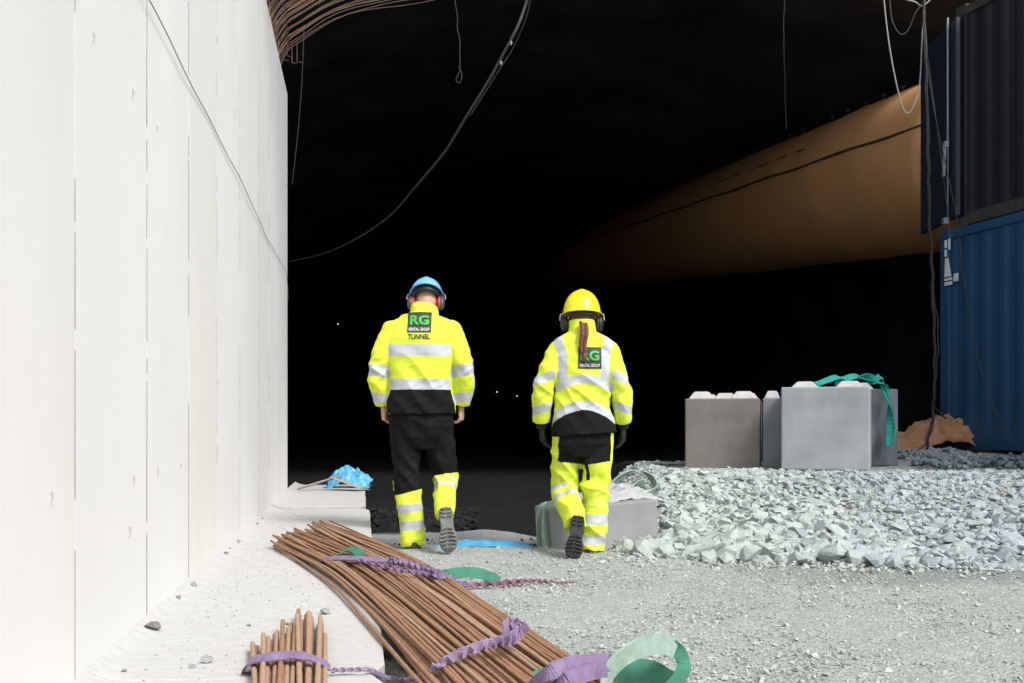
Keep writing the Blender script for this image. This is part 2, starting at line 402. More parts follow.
def merge(name, inst, protos, m, seed=0):
    """inst = list of (x,y,z,size)"""
    r = random.Random(seed); V = []; Fc = []; off = 0
    for x, y, z, s in inst:
        v, f = protos[r.randrange(len(protos))]
        vv = (v * s * np.array([r.uniform(.8, 1.25), r.uniform(.8, 1.2), r.uniform(.8, 1.15)])) @ rotm(r).T + np.array([x, y, z])
        V.append(vv); Fc.append(f + off); off += len(v)
    V = np.concatenate(V); Fc = np.concatenate(Fc)
    me = bpy.data.meshes.new(name); me.vertices.add(len(V)); me.vertices.foreach_set('co', V.reshape(-1).astype(np.float32))
    me.loops.add(len(Fc) * 3); me.loops.foreach_set('vertex_index', Fc.reshape(-1).astype(np.int32))
    me.polygons.add(len(Fc)); me.polygons.foreach_set('loop_start', np.arange(0, len(Fc) * 3, 3, dtype=np.int32))
    me.update(calc_edges=True); me.validate(); me.shade_flat(); me.materials.append(m)
    return link(bpy.data.objects.new(name, me))
def inblock(x, y):
    # keep stones out of the blocks standing on the pile
    if 1.5 < x < 4.1 and y > 9.45 and y < 11.3 and (x > 2.4 or y > 9.9): return True
    if x > 4.95 and y > 9: return True
    return False
rr = random.Random(12)
cand = []
for _ in range(24000):
    x = rr.uniform(.55, 5.6); y = rr.uniform(5.4, 11.8)
    toe = 6.55 - .22 * max(x - .8, 0)
    if y < toe - .12 + .1 * nz(x, y, 0, 3) or x < .70 + .25 * max(0, (6.9 - y)) or inblock(x, y): continue
    if abs(x) > y * .56: continue
    front = max(0, 1 - (y - toe) / 1.6)
    s = rr.choice([.016, .022, .028, .036, .05]) * rr.uniform(.8, 1.3) * (1 + .9 * front * (1 if x < 2.2 else .45))
    if x > 2.4: s *= .9
    if y > 9: s *= .7
    cand.append((x, y, float(hgt(x, y)) + s * rr.uniform(0, .45), s))
# toe and left flank: larger stones
for _ in range(330):
    if rr.random() < .6:
        x = rr.uniform(.85, 3.4); y = 6.55 - .22 * (x - .8) + rr.uniform(-.1, .5)
    else:
        x = rr.uniform(1.0, 1.25); y = rr.uniform(6.8, 9.2)
    s = rr.uniform(.032, .070) * (1 if x < 2.3 else .65)
    cand.append((x, y, float(hgt(x, y)) + s * .35, s))
cand = [c for c in cand if not (c[0] < 1.02 and c[1] > 6.95 and c[0] < 1.15)]
cand.sort(key=lambda c: -c[3] / c[1])
pm = []
for i, (v, f) in enumerate(PR):
    for mm in (M_['rock'], M_['rock_cool']):
        me = bpy.data.meshes.new('rock'); me.from_pydata([tuple(a) for a in v], [], [tuple(int(k) for k in a) for a in f]); me.materials.append(mm); me.update(); pm.append(me)
from mathutils import Euler
for k, (x, y, z, s) in enumerate(cand[:300]):
    o = bpy.data.objects.new('rock', pm[rr.randrange(14) * 2 + (1 if rr.random() < smst(1.5, 3.2, x) else 0)]); COL.objects.link(o)
    o.location = (x, y, z); o.scale = (s * rr.uniform(.85, 1.3), s * rr.uniform(.8, 1.15), s * rr.uniform(.8, 1.15))
    o.rotation_euler = Euler((rr.uniform(-.7, .7), rr.uniform(-.7, .7), rr.uniform(0, 6.3)))
    xz = 'bank by the low block' if x < 1.2 else 'bank below the brownish block' if x < 1.9 else 'bank below the light block' if x < 2.7 else 'right end of the bank'
    yz = 'at the toe of the ' if y < 6.55 - .22 * (x - .8) + .35 else 'on the slope of the '
    tag(o, ('large' if k < 40 else 'medium' if k < 150 else 'small') + ' pale angular rock ' + yz + xz, 'rock', 'larger rocks on the rubble bank')
rest = cand[300:]
tag(merge('rubble', [c for c in rest if rr.random() > smst(1.4, 3.4, c[0])], PR, M_['rock'], 1), 'pale green grey blasted rubble covering the left part of the bank', 'rubble', kind='stuff')
tag(merge('rubble', [c for c in rest if rr.random() < smst(1.4, 3.4, c[0])], PR, M_['rock_cool'], 2), 'cool grey crushed rubble spread over the top of the bank', 'rubble', kind='stuff')
# gravel on the yard
gr = []
for _ in range(420):
    x = rr.uniform(.5, 3.6); y = 6.5 - .22 * max(0, x - .8) - abs(rr.gauss(0, .22)); s = rr.uniform(.008, .03)
    gr.append((x, y, float(hgt(x, y)) + s * .3, s))
for _ in range(42000):
    y = 2.7 + 5.0 * rr.random() ** 1.1; x = rr.uniform(-.8, y * .56)
    if x + .143 * y < .1: continue
    if y > 7.1 and x < .8: continue
    s = rr.choice([.003, .004, .005, .006, .009]) * rr.uniform(.7, 1.5)
    if rr.random() < .02: s = rr.uniform(.012, .022)
    if rr.random() < .5 and nz(x, y, 3, 1.5) < 0: continue
    gr.append((x, y, float(hgt(x, y)) + s * .2, s))
tag(merge('gravel', gr, PRsmall, mat('yard_gravel', (.44, .475, .455), .9, noise_amt=.3, scale=30), 3), 'loose fine gravel scattered over the yard floor', 'gravel', kind='stuff')
gd = []
for _ in range(900):
    y = rr.uniform(3.0, 7.2); l = rr.uniform(.07, .36); p = W(y, l, 0); s = rr.uniform(.008, .035)
    gd.append((p.x, p.y, -.03 + s * .3, s))
tag(merge('gravel', gd, PR, mat('dark_grey_gravel', (.2, .21, .21), .9, noise_amt=.5, scale=12, bump=.5), 4), 'darker coarse gravel in the gap beside the concrete slabs', 'gravel', kind='stuff')  # gap gravel coloured darker than the yard gravel
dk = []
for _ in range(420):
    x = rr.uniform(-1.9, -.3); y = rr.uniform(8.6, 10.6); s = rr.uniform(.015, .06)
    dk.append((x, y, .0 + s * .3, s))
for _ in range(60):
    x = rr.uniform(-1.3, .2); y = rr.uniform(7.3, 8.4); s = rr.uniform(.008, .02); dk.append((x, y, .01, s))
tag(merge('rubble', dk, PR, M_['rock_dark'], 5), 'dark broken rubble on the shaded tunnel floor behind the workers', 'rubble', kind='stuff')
fn = []
for _ in range(16000):
    x = rr.uniform(.62, 5.4); y = rr.uniform(5.5, 10.5); toe = 6.55 - .22 * max(x - .8, 0)
    if y < toe - .35 * rr.random() ** 2 - .02 or inblock(x, y): continue
    if x < .95 and y > 6.95: continue
    s = rr.uniform(.006, .017); fn.append((x, y, float(hgt(x, y)) + s * .4 + rr.random() * .02, s))
tag(merge('gravel', fn, PRsmall, M_['rock'], 9), 'fine chippings filling the gaps between the rocks of the bank', 'gravel', kind='stuff')
# mound of broken stone before the containers
mdn = []
for _ in range(420):
    x = rr.uniform(3.95, 5.75); y = rr.uniform(9.6, 10.5); s = rr.uniform(.02, .06)
    mdn.append((x, y, float(hgt(x, y)) + .07 * rr.random() + .02 + .05 * nz(x, y, 0, 3), s))
tag(merge('rubble', mdn, PR, mat('blue_grey_stone', (.20, .25, .285), .9, noise_amt=.4, scale=9, bump=.5), 6), 'blue grey stony ridge in front of the container and tarp', 'rubble', kind='stuff')

# pebbles lying on the slabs
peb = [(131, 634, .03, 'dark pebble with a pointed top lying near the wall foot, second joint'), (207, 663, .022, 'flat grey stone on the near slab, left of the short rebar bundle'), (192, 668, .015, 'small pebble just left of the flat grey stone on the near slab'),
       (160, 604, .013, 'small dark pebble near the wall foot, between two larger ones'), (189, 590, .017, 'upright grey pebble close under the wall'), (219, 546, .016, 'dark round pebble at the wall foot where the far slab begins'),
       (199, 558, .016, 'pale pebble leaning at the wall foot'), (326, 614, .028, 'largest flat grey stone on the slab between the two rebar bundles'), (301, 617, .010, 'dark chip left of the largest flat stone'),
       (211, 553, .008, 'tiny chip between two pebbles at the wall foot'), (250, 527, .013, 'dark pebble on the slab left of the rebar tips'), (259, 522, .011, 'small pebble just above the rebar tips'), (288, 625, .010, 'small chip above the short rebar bundle'),
       (249, 626, .009, 'small chip on the slab above the left end of the short bundle'), (124, 674, .010, 'tiny pebble on the slab by the nearest wall joint')]
for i, (px, py, s, lb) in enumerate(peb):
    c = G(px, py, .15); v, f = PR[i % 14]
    o = mesh('pebble', v * s * 1.1, [tuple(int(k) for k in a) for a in f], M_['blockC'] if i % 3 else M_['blockA']); c = c + N * max(0, -.735 + s - c.dot(N)); o.location = c + Vector((0, 0, s * .45 + fil(c.dot(N)))); o.rotation_euler = (0, 0, i)
    tag(o, lb, 'pebble', 'pebbles on the slabs')
cr = []
for _ in range(1100):
    p = W(rr.uniform(2.4, 11.8), -.74 + abs(rr.gauss(0, .33)), .15); 
    if (p - W(p.y, -.754, .15)).length < 3: cr.append((p.x, p.y, .153, rr.uniform(.0015, .006)))
cr = [c for c in cr if Vector((c[0], c[1], 0)).dot(N) < .03]
tag(merge('grit', cr, PRsmall, M_['rock_cool'], 8), 'fine grit scattered on the concrete slabs', 'grit', kind='stuff')

# ------------------------------------------------------------------ concrete blocks
def stud(mb, c, a, h, rz):
    M = Matrix.Rotation(rz, 3, 'Z'); t = a * .55
    b = [M @ Vector((x * a, y * a, 0)) + c for x, y in ((-1, -1), (1, -1), (1, 1), (-1, 1))]
    u = [M @ Vector((x * t, y * t, h)) + c for x, y in ((-1, -1), (1, -1), (1, 1), (-1, 1))]
    return mb.hexa(b, u)
def block(corner, w, d, h, rz, m, studs, label, tilt=0, sh=.075):
    e = empty('concrete_block', corner, rz, label, 'concrete block', 'stacking concrete blocks'); e.rotation_euler = (0, tilt, rz)
    bevel(MB().box((w / 2, d / 2, h / 2), (w, d, h)).build('block_body', m, e), .014, 2)
    for (sx, sy) in studs: bevel(stud(MB(), Vector((sx, sy, h - .002)), min(.125, w * .42), sh, 0).build('stud', M_['dust'], e), .012, 2)
    return e
cA = Vector(P(685, 472, 10.35)); cA.z = .405; aA = math.radians(-14)
block(cA, .72, 1.5, .715, aA, M_['blockA'], [(.15, .2), (.56, .2), (.36, .75), (.72 - .14, .75), (.15, 1.2)], 'brownish grey concrete block with pale studs, left one on the rubble bank')
cE = Vector((2.432, 10.19, .41))
block(cE, .185, .7, .712, aA, M_['blockE'], [(.09, .16)], 'narrow added block standing in for the bluish lit side of the brownish block')  # added block in place of the brownish block's lit side
cB = Vector(P(781, 469, 9.74)); cB.z = .445
block(cB, .78, .66, .765, math.radians(-20), M_['blockB'], [(.2, .24), (.60, .24)], 'light grey square concrete block with two studs, in the middle of the three upper blocks', sh=.06)
cD = Vector((3.06, 10.52, .45))
block(cD, .80, .8, .77, math.radians(-2), M_['blockD'], [(.5, .3)], 'dark mottled concrete block hung with a teal strap, standing behind the light grey block')
cC = Vector((G(553, 552, 0).x, 7.15, -.06)); aC = math.atan2(.75, .80)
block(cC, .80, .34, .35, .30, M_['blockC'], [], 'low grey concrete block half buried by rubble beside the yellow-helmeted worker', tilt=-.06)

# teal strap on blocks
pts = spline([P(812, 386, 9.85) , P(828, 380, 9.9), P(838, 377, 10.0), P(850, 381, 10.1), P(862, 376, 10.15), P(876, 380, 10.3), P(884, 386, 10.38), P(888, 400, 10.39), P(891, 425, 10.38), P(888, 447, 10.38)], 6)
mb = MB(); mb.ribbon(pts, [Vector((math.cos(i * .25), math.sin(i * .25) * .6, .4)) for i in range(len(pts))], .075, .006)
pts2 = spline([P(835, 384, 10.0), P(855, 376, 10.1), P(872, 382, 10.25), P(880, 377, 10.3), P(886, 390, 10.38), P(894, 420, 10.36), P(900, 452, 10.3)], 6)
mb.ribbon(pts2, [Vector((math.cos(1 + i * .3), .3, math.sin(i * .3))) for i in range(len(pts2))], [.06] * 20 + [.012] * (len(pts2) - 20), .006)
tag(mb.build('sling', M_['teal'], smooth=False), 'teal lifting sling heaped on top of the concrete blocks and hanging down', 'sling')

# crumpled sheets
def sheet(name, c, dx, dy, hz, m, seed, label, cat, rz=0, n=40, th=.004, fr=3.0, fn=None):
    vs = []; M = Matrix.Rotation(rz, 3, 'Z')
    for j in range(n + 1):
        for i in range(n + 1):
            u, v = i / n * 2 - 1, j / n * 2 - 1
            r = 1 + .25 * nz(u, v, seed, 1.5); dome = max(0, 1 - (u * u + v * v) * .7)
            rid = 1 - abs(nz(u + seed, v, 0, fr)) * 2.2
            z = hz * (dome * (.55 + .25 * nz(u, v, seed, 1.3)) + .35 * rid * dome + .1 * nz(u, v, seed + 5, 6)) + .01
            if fn: z = fn(u, v, z)
            vs.append(Vector(c) + M @ Vector((u * dx / 2 * r, v * dy / 2 * r, max(z, .004))))
    fs = [(j * (n + 1) + i, j * (n + 1) + i + 1, (j + 1) * (n + 1) + i + 1, (j + 1) * (n + 1) + i) for j in range(n) for i in range(n)]
    o = mesh(name, vs, fs, m, smooth=True, loc=Vector(c)); s = o.modifiers.new('thickness', 'SOLIDIFY'); s.thickness = th
    return tag(o, label, cat)
sheet('plastic_sheet', W(11.75, -.15, .17), .50, .30, .26, M_['bluebag'], 3, 'crumpled bright blue plastic sheet at the far end of the slabs', 'plastic sheet')
c = G(487, 549, .03); c.y = 7.32
sheet('plastic_sheet', (c.x - .03, 7.25, .015), .62, .2, .05, M_['bluebag'], 8, 'flat blue plastic sheet on the ground between the two workers', 'plastic sheet')
sheet('tarp', (5.0, 12.15, .52), 1.5, .7, .52, M_['tarp'], 5, 'orange brown tarp bundled between the concrete blocks and the blue container', 'tarp', fr=2.2)
e = empty('plank', W(11.2, -.35, .19), 0, 'grey dusty board leaning on the blue plastic at the end of the slabs', 'board')
MB().tube([Vector((-.32, -.02, .0)), Vector((.12, .1, .13))], [(.03, .012), (.03, .012)], 4).build('board', M_['timber'], e)
MB().tube([Vector((.05, .1, .11)), Vector((.38, -.05, .0))], [(.12, .01), (.14, .01)], 4).build('board', M_['timber'], e)
sheet('dust_sheet', (.74, 7.68, .29), .72, .46, .15, M_['dustcloth'], 2, 'dusty grey sheet crumpled on top of the low concrete block', 'sheet', rz=.6, fr=2.5)
sheet('dust_sheet', (.33, 7.33, .27), .22, .22, .05, M_['dustcloth'], 11, 'small dusty rag folded over the left corner of the low concrete block', 'rag', rz=.4)
pts = spline([Vector((.30, 7.28, .31)), Vector((.24, 7.2, .28)), Vector((.225, 7.17, .15)), Vector((.235, 7.16, .0))], 6)
mb = MB(); mb.ribbon(pts, [Vector((.6, .7, 0))] * len(pts), .07, .006)
pts = spline([Vector((.26, 7.40, .31)), Vector((.20, 7.3, .27)), Vector((.19, 7.26, .1)), Vector((.20, 7.24, .0))], 6)
mb.ribbon(pts, [Vector((.7, .5, 0))] * len(pts), .05, .006)
tag(mb.build('sling', M_['green_pale'], smooth=False), 'faded sling draped over the left corner of the low block by the worker', 'sling')
pts = spline([P(604, 500, 7.75), P(612, 484, 7.85), P(628, 473, 7.95), P(642, 471, 8.0), P(652, 479, 8.0), P(655, 490, 7.9), P(640, 496, 7.7), P(622, 498, 7.65), P(634, 486, 7.7), P(645, 483, 7.7)], 8)
mb = MB(); mb.ribbon(pts, [Vector((.25, -1, .5 + .5 * math.sin(i * .2))) for i in range(len(pts))], .085, .006)
tag(mb.build('sling', M_['green_pale'], smooth=False), 'dusty pale green sling looped on top of the low block beside the rubble', 'sling')

# ------------------------------------------------------------------ containers
D = Vector((.267, -.964, 0)).normalized(); NR = Vector((-D.y, D.x, 0)); NR = NR if NR.x > 0 else -NR
def container(org, m, mrail, label, pocket=True, L=6.06, H=2.59, Wd=2.44):
    e = empty('shipping_container', org, 0, label, 'shipping container', 'stacked shipping containers')
    ax = lambda a, b, z: D * a + NR * b + Vector((0, 0, z))
    def rbox(mb, a0, a1, b0, b1, z0, z1):
        return mb.hexa([ax(a0, b0, z0), ax(a0, b1, z0), ax(a1, b1, z0), ax(a1, b0, z0)][::-1], [ax(a0, b0, z1), ax(a0, b1, z1), ax(a1, b1, z1), ax(a1, b0, z1)][::-1])
    for b in (.045, Wd - .045):                       # corrugated side sheets
        vs = []; a = .12; prof = []
        while a < L - .12:
            prof += [(a, 0), (a + .07, 0), (a + .138, .014), (a + .208, .014)]; a += .276
        prof = [q for q in prof if q[0] < L - .12] + [(L - .12, 0)]
        sgn = 1 if b < 1 else -1
        for q, dd in prof: vs += [ax(q, b + sgn * (dd - .01), .16), ax(q, b + sgn * (dd - .01), H - .11)]
        fs = [(2 * i, 2 * i + 2, 2 * i + 3, 2 * i + 1) for i in range(len(prof) - 1)]
        o = mesh('side_panel', vs, fs, m, e); s = o.modifiers.new('th', 'SOLIDIFY'); s.thickness = .004
    mb = MB()
    for b0, b1 in ((0.0, .1), (Wd - .1, Wd)):
        rbox(mb, .16, L - .16, b0 + .012, b1 - .012, 0.02, .16); rbox(mb, .16, L - .16, b0 + .012, b1 - .012, H - .12, H - .02)
    bevel(mb.build('frame_rail', mrail, e), .006, 1)
    mb = MB()
    for a0 in (0, L - .16):
        for b0 in (0, Wd - .16): rbox(mb, a0 + .004, a0 + .156, b0 + .004, b0 + .156, .11, H - .11)
    bevel(mb.build('corner_post', m, e), .006, 1)
    for a0 in (0, L - .178):
        for b0 in (-.004, Wd - .158):
            for z0 in (0, H - .118): bevel(rbox(MB(), a0, a0 + .178, b0, b0 + .162, z0, z0 + .118).build('corner_casting', mrail, e), .008, 1)
    mb = MB(); rbox(mb, .05, L - .05, .05, Wd - .05, H - .06, H - .035); rbox(mb, .05, L - .05, .05, Wd - .05, .12, .15); mb.build('roof_and_floor', m, e)
    mb = MB(); rbox(mb, .03, .07, .16, Wd - .16, .12, H - .1); rbox(mb, L - .07, L - .03, .16, Wd - .16, .12, H - .1); mb.build('end_wall', m, e)
    if pocket:
        mb = MB()
        for a0 in (1.95, 3.75): rbox(mb, a0, a0 + .34, -.0005, .03, .035, .13)
        mb.build('forklift_pocket', M_['black'], e)
    return e, ax, rbox
cb = Vector((5.05, 12.4, .56))
eb, axb, rbx = container(cb, M_['blue'], M_['blue'], 'blue corrugated shipping container with a white sign, bottom of the stack', pocket=False)
cu = Vector((5.225, 12.35, 3.165))
eu, axu, _ = container(cu, M_['navy'], M_['rail'], 'black corrugated shipping container stacked on the blue one with a door leaf open')
# door leaf of the black container, swung out past its end
dl = MB(); h0 = cu + D * .02 - NR * .03
fr = Vector((5.25, 13.42, 0)) - Vector((h0.x, h0.y, 0)); fd = fr.normalized(); fn_ = Vector((fd.y, -fd.x, 0))
def lf(a, b, z): return (D * .02 - NR * .03) + fd * a + fn_ * b + Vector((0, 0, z))
Lw = fr.length
dl.hexa([lf(-.1, -.03, .13), lf(Lw, -.03, .13), lf(Lw, .03, .13), lf(-.1, .03, .13)], [lf(-.1, -.03, 2.45), lf(Lw, -.03, 2.45), lf(Lw, .03, 2.45), lf(-.1, .03, 2.45)])
dlo = bevel(dl.build('door_leaf', M_['navy_leaf'], eu), .01, 1)
mb = MB(); mb.tube([lf(.07, -.06, .08), lf(.07, -.06, 2.5)], .013, 8)
mb.build('lock_rod', M_['galv'], dlo, smooth=True)
mb = MB(); mb.box(lf(.05, -.09, 1.0), (.05, .06, .07)); mb.tube([lf(.05, -.1, 1.0), lf(.04, -.12, .62)], .02, 6); mb.box(lf(.06, -.09, .1), (.07, .06, .07))
mb.build('lock_handle', M_['galv'], dlo)
# white sign on the blue container
s0 = MB()
def sg(a0, a1, z0, z1, a2=None, a3=None):
    a0, a1 = .10 + (a0 - .13) * .55, .10 + (a1 - .13) * .55; a2 = None if a2 is None else .10 + (a2 - .13) * .55; a3 = None if a3 is None else .10 + (a3 - .13) * .55
    a2 = a0 if a2 is None else a2; a3 = a1 if a3 is None else a3; b0, b1 = -.012, -.006
    s0.hexa([axb(a0, b0, z0), axb(a1, b0, z0), axb(a1, b1, z0), axb(a0, b1, z0)], [axb(a2, b0, z1), axb(a3, b0, z1), axb(a3, b1, z1), axb(a2, b1, z1)])
sg(.13, .21, 2.37, 2.46); sg(.25, .31, 2.34, 2.47); sg(.13, .20, 2.27, 2.35)
sg(.13, .34, 2.03, 2.25, .15, .24); sg(.13, .37, 1.985, 2.015); sg(.13, .37, 1.93, 1.97); sg(.42, .56, 1.96, 2.05)
s0.build('white_sign', M_['white'], eb)

# ------------------------------------------------------------------ ventilation duct
du = Vector((-150 / 1050, 1, (HY - 318) / 1050)); a0 = P(1006, 150, 13.75)
R0 = 1.21
dct = empty('ventilation_duct', a0, 0, 'huge orange brown ventilation duct hanging at right and running into the dark tunnel', 'duct')
dn = du.normalized(); sx = dn.cross(Vector((0, 0, 1))).normalized(); sz = sx.cross(dn)
def dp(t, ang, r): return dn * t + sx * math.cos(ang) * r + sz * math.sin(ang) * r
vs = []; nr = 64; T = list(np.arange(0, 32, .25))
for t in T:
    for k in range(nr):
        a = 2 * math.pi * k / nr; r = R0 * (1 + .006 * math.sin(t * 4.2) + .012 * nz(math.cos(a) * 2, math.sin(a) * 2, t, .7))
        if math.sin(a) > .93: r += .02 * abs(math.sin(t * math.pi / .5))
        vs.append(dp(t, a, r))
fs = [(j * nr + k, (j + 1) * nr + k, (j + 1) * nr + (k + 1) % nr, j * nr + (k + 1) % nr) for j in range(len(T) - 1) for k in range(nr)]
fs.append(tuple(range(nr))); fs.append(tuple(len(vs) - 1 - i for i in range(nr)))
mesh('duct_sleeve', vs, fs, M_['duct'], dct, smooth=True)
an = math.pi - .23
MB().tube([dp(t, an + .01 * math.sin(t * 2), R0 + .012) for t in np.arange(0.02, 31, .4)], .018, 6).build('seam', M_['duct_seam'], dct, smooth=True)
mb = MB()
random.seed(3)
t = 4
while t < 8.5:
    L_ = random.uniform(.2, .7); mb.tube([dp(t, an - .28, R0 + .006), dp(t + L_ / 2, an - .275, R0 + .010), dp(t + L_, an - .28, R0 + .006)], [(.008, .012)] * 3, 6); t += L_ + random.uniform(.1, .7)
tag(mb.build('patch_seam', M_['duct_seam'], dct), kind='stuff')
for i in range(30):
    t = 1.0 + i * .6; e1 = MB(); e1.tube([dp(t, math.pi / 2 + .25, R0 - .02), dp(t, math.pi / 2 + .25, R0 + .085)], .012, 5); e1.box(dp(t, math.pi / 2 + .25, R0 + .085), (.06, .05, .025)); e1.build('hanger', M_['rail'], dct)
MB().tube([dp(t, math.pi / 2 + .25, R0 + .10) for t in np.arange(0, 24, .5)], .006, 5).build('carrier_wire', M_['cable'], dct)

# ------------------------------------------------------------------ rebar cage over the wall
cage = empty('rebar_cage', W(9, -.78, 4.25), 0, 'brown rebar cage arching out from the top of the pale wall into the tunnel mouth', 'rebar cage')
cw = Vector(cage.location)
def arc(l, inner=0):
    xs_ = [-.80, -.62, -.14, .83, 2.2, 4.0]; zs_ = [4.36, 4.68, 4.97, 5.24, 5.52, 5.67]
    return float(np.interp(l, xs_, zs_)) + inner
def arcp(s, off, w1, w2):
    out = []
    ctl = [W(s, l, z + off) for l, z in ((-.84 - off * .5, 4.26), (-.76, 4.56), (-.60, 4.70), (-.14, 4.97), (.83, 5.20), (2.2, 5.48), (4.0, 5.64))]
    p = spline(ctl, 5)
    return [q + Vector((0, 0, w1 * nz(q.x, s, w2, 1.5))) + U * (w1 * 1.5 * nz(q.x, s, w2 + 3, 1.2)) - cw for q in p]
random.seed(8)
for i in range(99):
    s = 7.6 + i * .034 + random.uniform(-.03, .03)
    MB().tube(arcp(s, random.choice([0, .03, .07, .12, .2, .28]) + .03, .035, i), .0046, 5).build('hoop_bar', M_['cage'] if i % 5 else M_['rust'], cage, smooth=True)
for i, l in enumerate(np.linspace(-.72, 3.2, 14)):
    o_ = (0, .12)[i % 2]; MB().tube([W(s, l + .02 * nz(s, l, 0, 1), arc(l) + o_ + .20) - cw for s in np.linspace(7.4, 10.9, 8)], .006, 5).build('long_bar', M_['cage'], cage, smooth=True)
for i, (px, py) in enumerate(((287, 60), (292, 64), (297, 60), (283, 64))):
    q = P(px, py - 18, 10.6) - cw; MB().tube([q, q + Vector((0, 0, -.12)), q + Vector((.0, 0, -.14 - .03 * (i % 3))), q + Vector((.05, .02, -.14 - .03 * (i % 3)))], .004, 5).build('stirrup', M_['cage'], cage)

# ------------------------------------------------------------------ cables and wires
def cable(name, pts, r, m, label, cat, n=8, wob=0):
    p = spline(pts, n)
    if wob: p = [q + Vector((wob * nz(q.x, q.z, 1, 6), 0, wob * nz(q.z, q.x, 2, 6))) for q in p]
    return tag(MB().tube(p, r, 6).build(name, m, smooth=True), label, cat)
Yc = 11.2
cc = empty('sagging_cable', P(527, 0, Yc), 0, 'long dark cable sagging from the roof down to the end of the concrete wall', 'cable')
cl = Vector(cc.location)
p = spline([P(534, -30, 11.0), P(527, 0, 11.1), P(511, 40, 11.2), P(480, 95, 11.8), P(444, 152, 12.8), P(415, 188, 13.8), P(385, 220, 15), P(345, 245, 16), P(312, 257, 17), P(286, 262, 18)], 8)
MB().tube([q + Vector((.01 * nz(q.x, q.z, 0, 3), 0, .01 * nz(q.x, q.z, 4, 3))) - cl for q in p], .015, 6).build('cable_run', M_['cable_grey'], cc, smooth=True)
p = spline([P(532, -10, 11.05), P(526, 18, 11.1), P(513, 48, 11.2), P(503, 64, 11.2), P(488, 88, 11.25), P(470, 116, 11.3)], 6)
MB().tube([q - cl for q in p], .006, 5).build('tie_cord', M_['cable'], cc, smooth=True)
for px, py in ((511, 43), (501, 63)): MB().ell(P(px, py, 11.15) - cl, (.014, .014, .026), nu=8, nv=6).build('clip', M_['cable_white'], cc)
cable('roof_cord', [P(455, -20, 11), P(456, 5, 11), P(458, 30, 11), P(460, 55, 11), P(459, 70, 11), P(455, 80, 11), P(459, 83, 11), P(461, 76, 11), P(458, 66, 11)], .006, M_['cable'], 'short knotted cord hanging from the roof left of the sagging cable', 'cord', wob=.02)
cable('hanging_wire', [P(304, 25, 10.9), P(302, 80, 10.9), P(299, 120, 10.9), P(296, 150, 10.9), P(292, 185, 10.9)], .005, M_['cable'], 'thin wire hanging beneath the rebar cage beside the wall end', 'wire')
cable('hanging_wire', [P(784, -10, 13.0), P(784, 50, 13.2), P(785, 90, 13.5), P(786, 130, 13.8)], .006, M_['cable'], 'thin wire hanging from the tunnel roof down to the orange duct', 'wire', wob=.01)
cable('cable_loop', [P(882, -20, 12.0), P(886, 20, 12.0), P(890, 50, 12.0), P(896, 82, 12.0), P(903, 108, 12.0), P(909, 113, 12.0), P(916, 100, 12.0), P(920, 80, 12.0), P(922, 40, 12.0), P(924, 5, 12.0)], .0085, M_['cable_white'], 'pale cable hanging in a loop in front of the orange duct', 'cable')
cable('cable_loop', [P(885, -8, 12.0), P(900, -2, 12.0), P(915, 2, 12.0), P(922, 6, 12.0), P(932, -2, 12.0), P(940, -12, 12.0)], .009, M_['cable_white'], 'pale cable slung level at the top corner of the black container', 'cable')
cable('cable_loop', [P(889, -8, 12.1), P(892, 20, 12.1), P(900, 34, 12.1), P(908, 30, 12.1), P(916, 12, 12.1), P(923, 4, 12.1)], .009, M_['cable'], 'small dark cable curl beside the top of the pale loop', 'cable')
cable('power_cable', [P(924, -20, 11.95), P(925, 40, 11.95), P(927, 120, 11.95), P(929, 200, 11.95), P(932, 260, 11.95), P(934, 330, 11.9), P(935, 380, 11.9), P(932, 420, 11.9), P(928, 440, 11.8), P(925, 456, 11.6)], .018, M_['cable'], 'thick dark cable hanging down the container corner to the ground', 'cable', wob=.03)
cable('power_cable', [P(923, 10, 11.85), P(927, 90, 11.85), P(929, 150, 11.85), P(931, 230, 11.85), P(935, 300, 11.85), P(938, 330, 11.85), P(937, 370, 11.85), P(934, 400, 11.85), P(940, 412, 11.9), P(947, 420, 11.9)], .009, M_['cable'], 'thinner dark cable twisted beside the thick one at the container corner', 'cable', wob=.03)
cable('thin_wire', [P(924, 30, 11.7), P(932, 90, 11.7), P(940, 150, 11.7), P(948, 215, 11.7), P(952, 240, 11.7)], .005, M_['cable'], 'thin wire slanting across the open dark door leaf, left one', 'wire')
cable('thin_wire', [P(926, 60, 11.6), P(936, 120, 11.6), P(948, 175, 11.6), P(958, 225, 11.5), P(962, 265, 11.4), P(972, 330, 11.3), P(984, 380, 11.1), P(1000, 420, 10.9), P(1017, 446, 10.6), P(1024, 452, 10.4)], .006, M_['cable'], 'thin wire running down across the blue container to the ground', 'wire')

# ------------------------------------------------------------------ rebar bundles
Lp = [Vector((-1.40, 6.05)), Vector((-.84, 4.74)), Vector((-.36, 3.25)), Vector((.02, 2.0)), Vector((.2, 1.2))]
Rp = [Vector((-1.30, 7.3)), Vector((-.44, 5.35)), Vector((.36, 3.12)), Vector((.80, 1.95)), Vector((.95, 1.2))]
def edge(pl, t):
    t = max(0, min(t, 3.999)); i = int(t); f = t - i
    p0 = pl[max(i - 1, 0)]; p1 = pl[i]; p2 = pl[i + 1]; p3 = pl[min(i + 2, 4)]
    return .5 * ((2 * p1) + (p2 - p0) * f + (2 * p0 - 5 * p1 + 4 * p2 - p3) * f * f + (3 * p1 - p0 - 3 * p2 + p3) * f ** 3)
def zbase(x, y):
    l = Vector((x, y, 0)).dot(N)
    return .155 - .125 * float(smst(.05, 1.0, l))
rb = random.Random(21)
NB = 96
bars = []
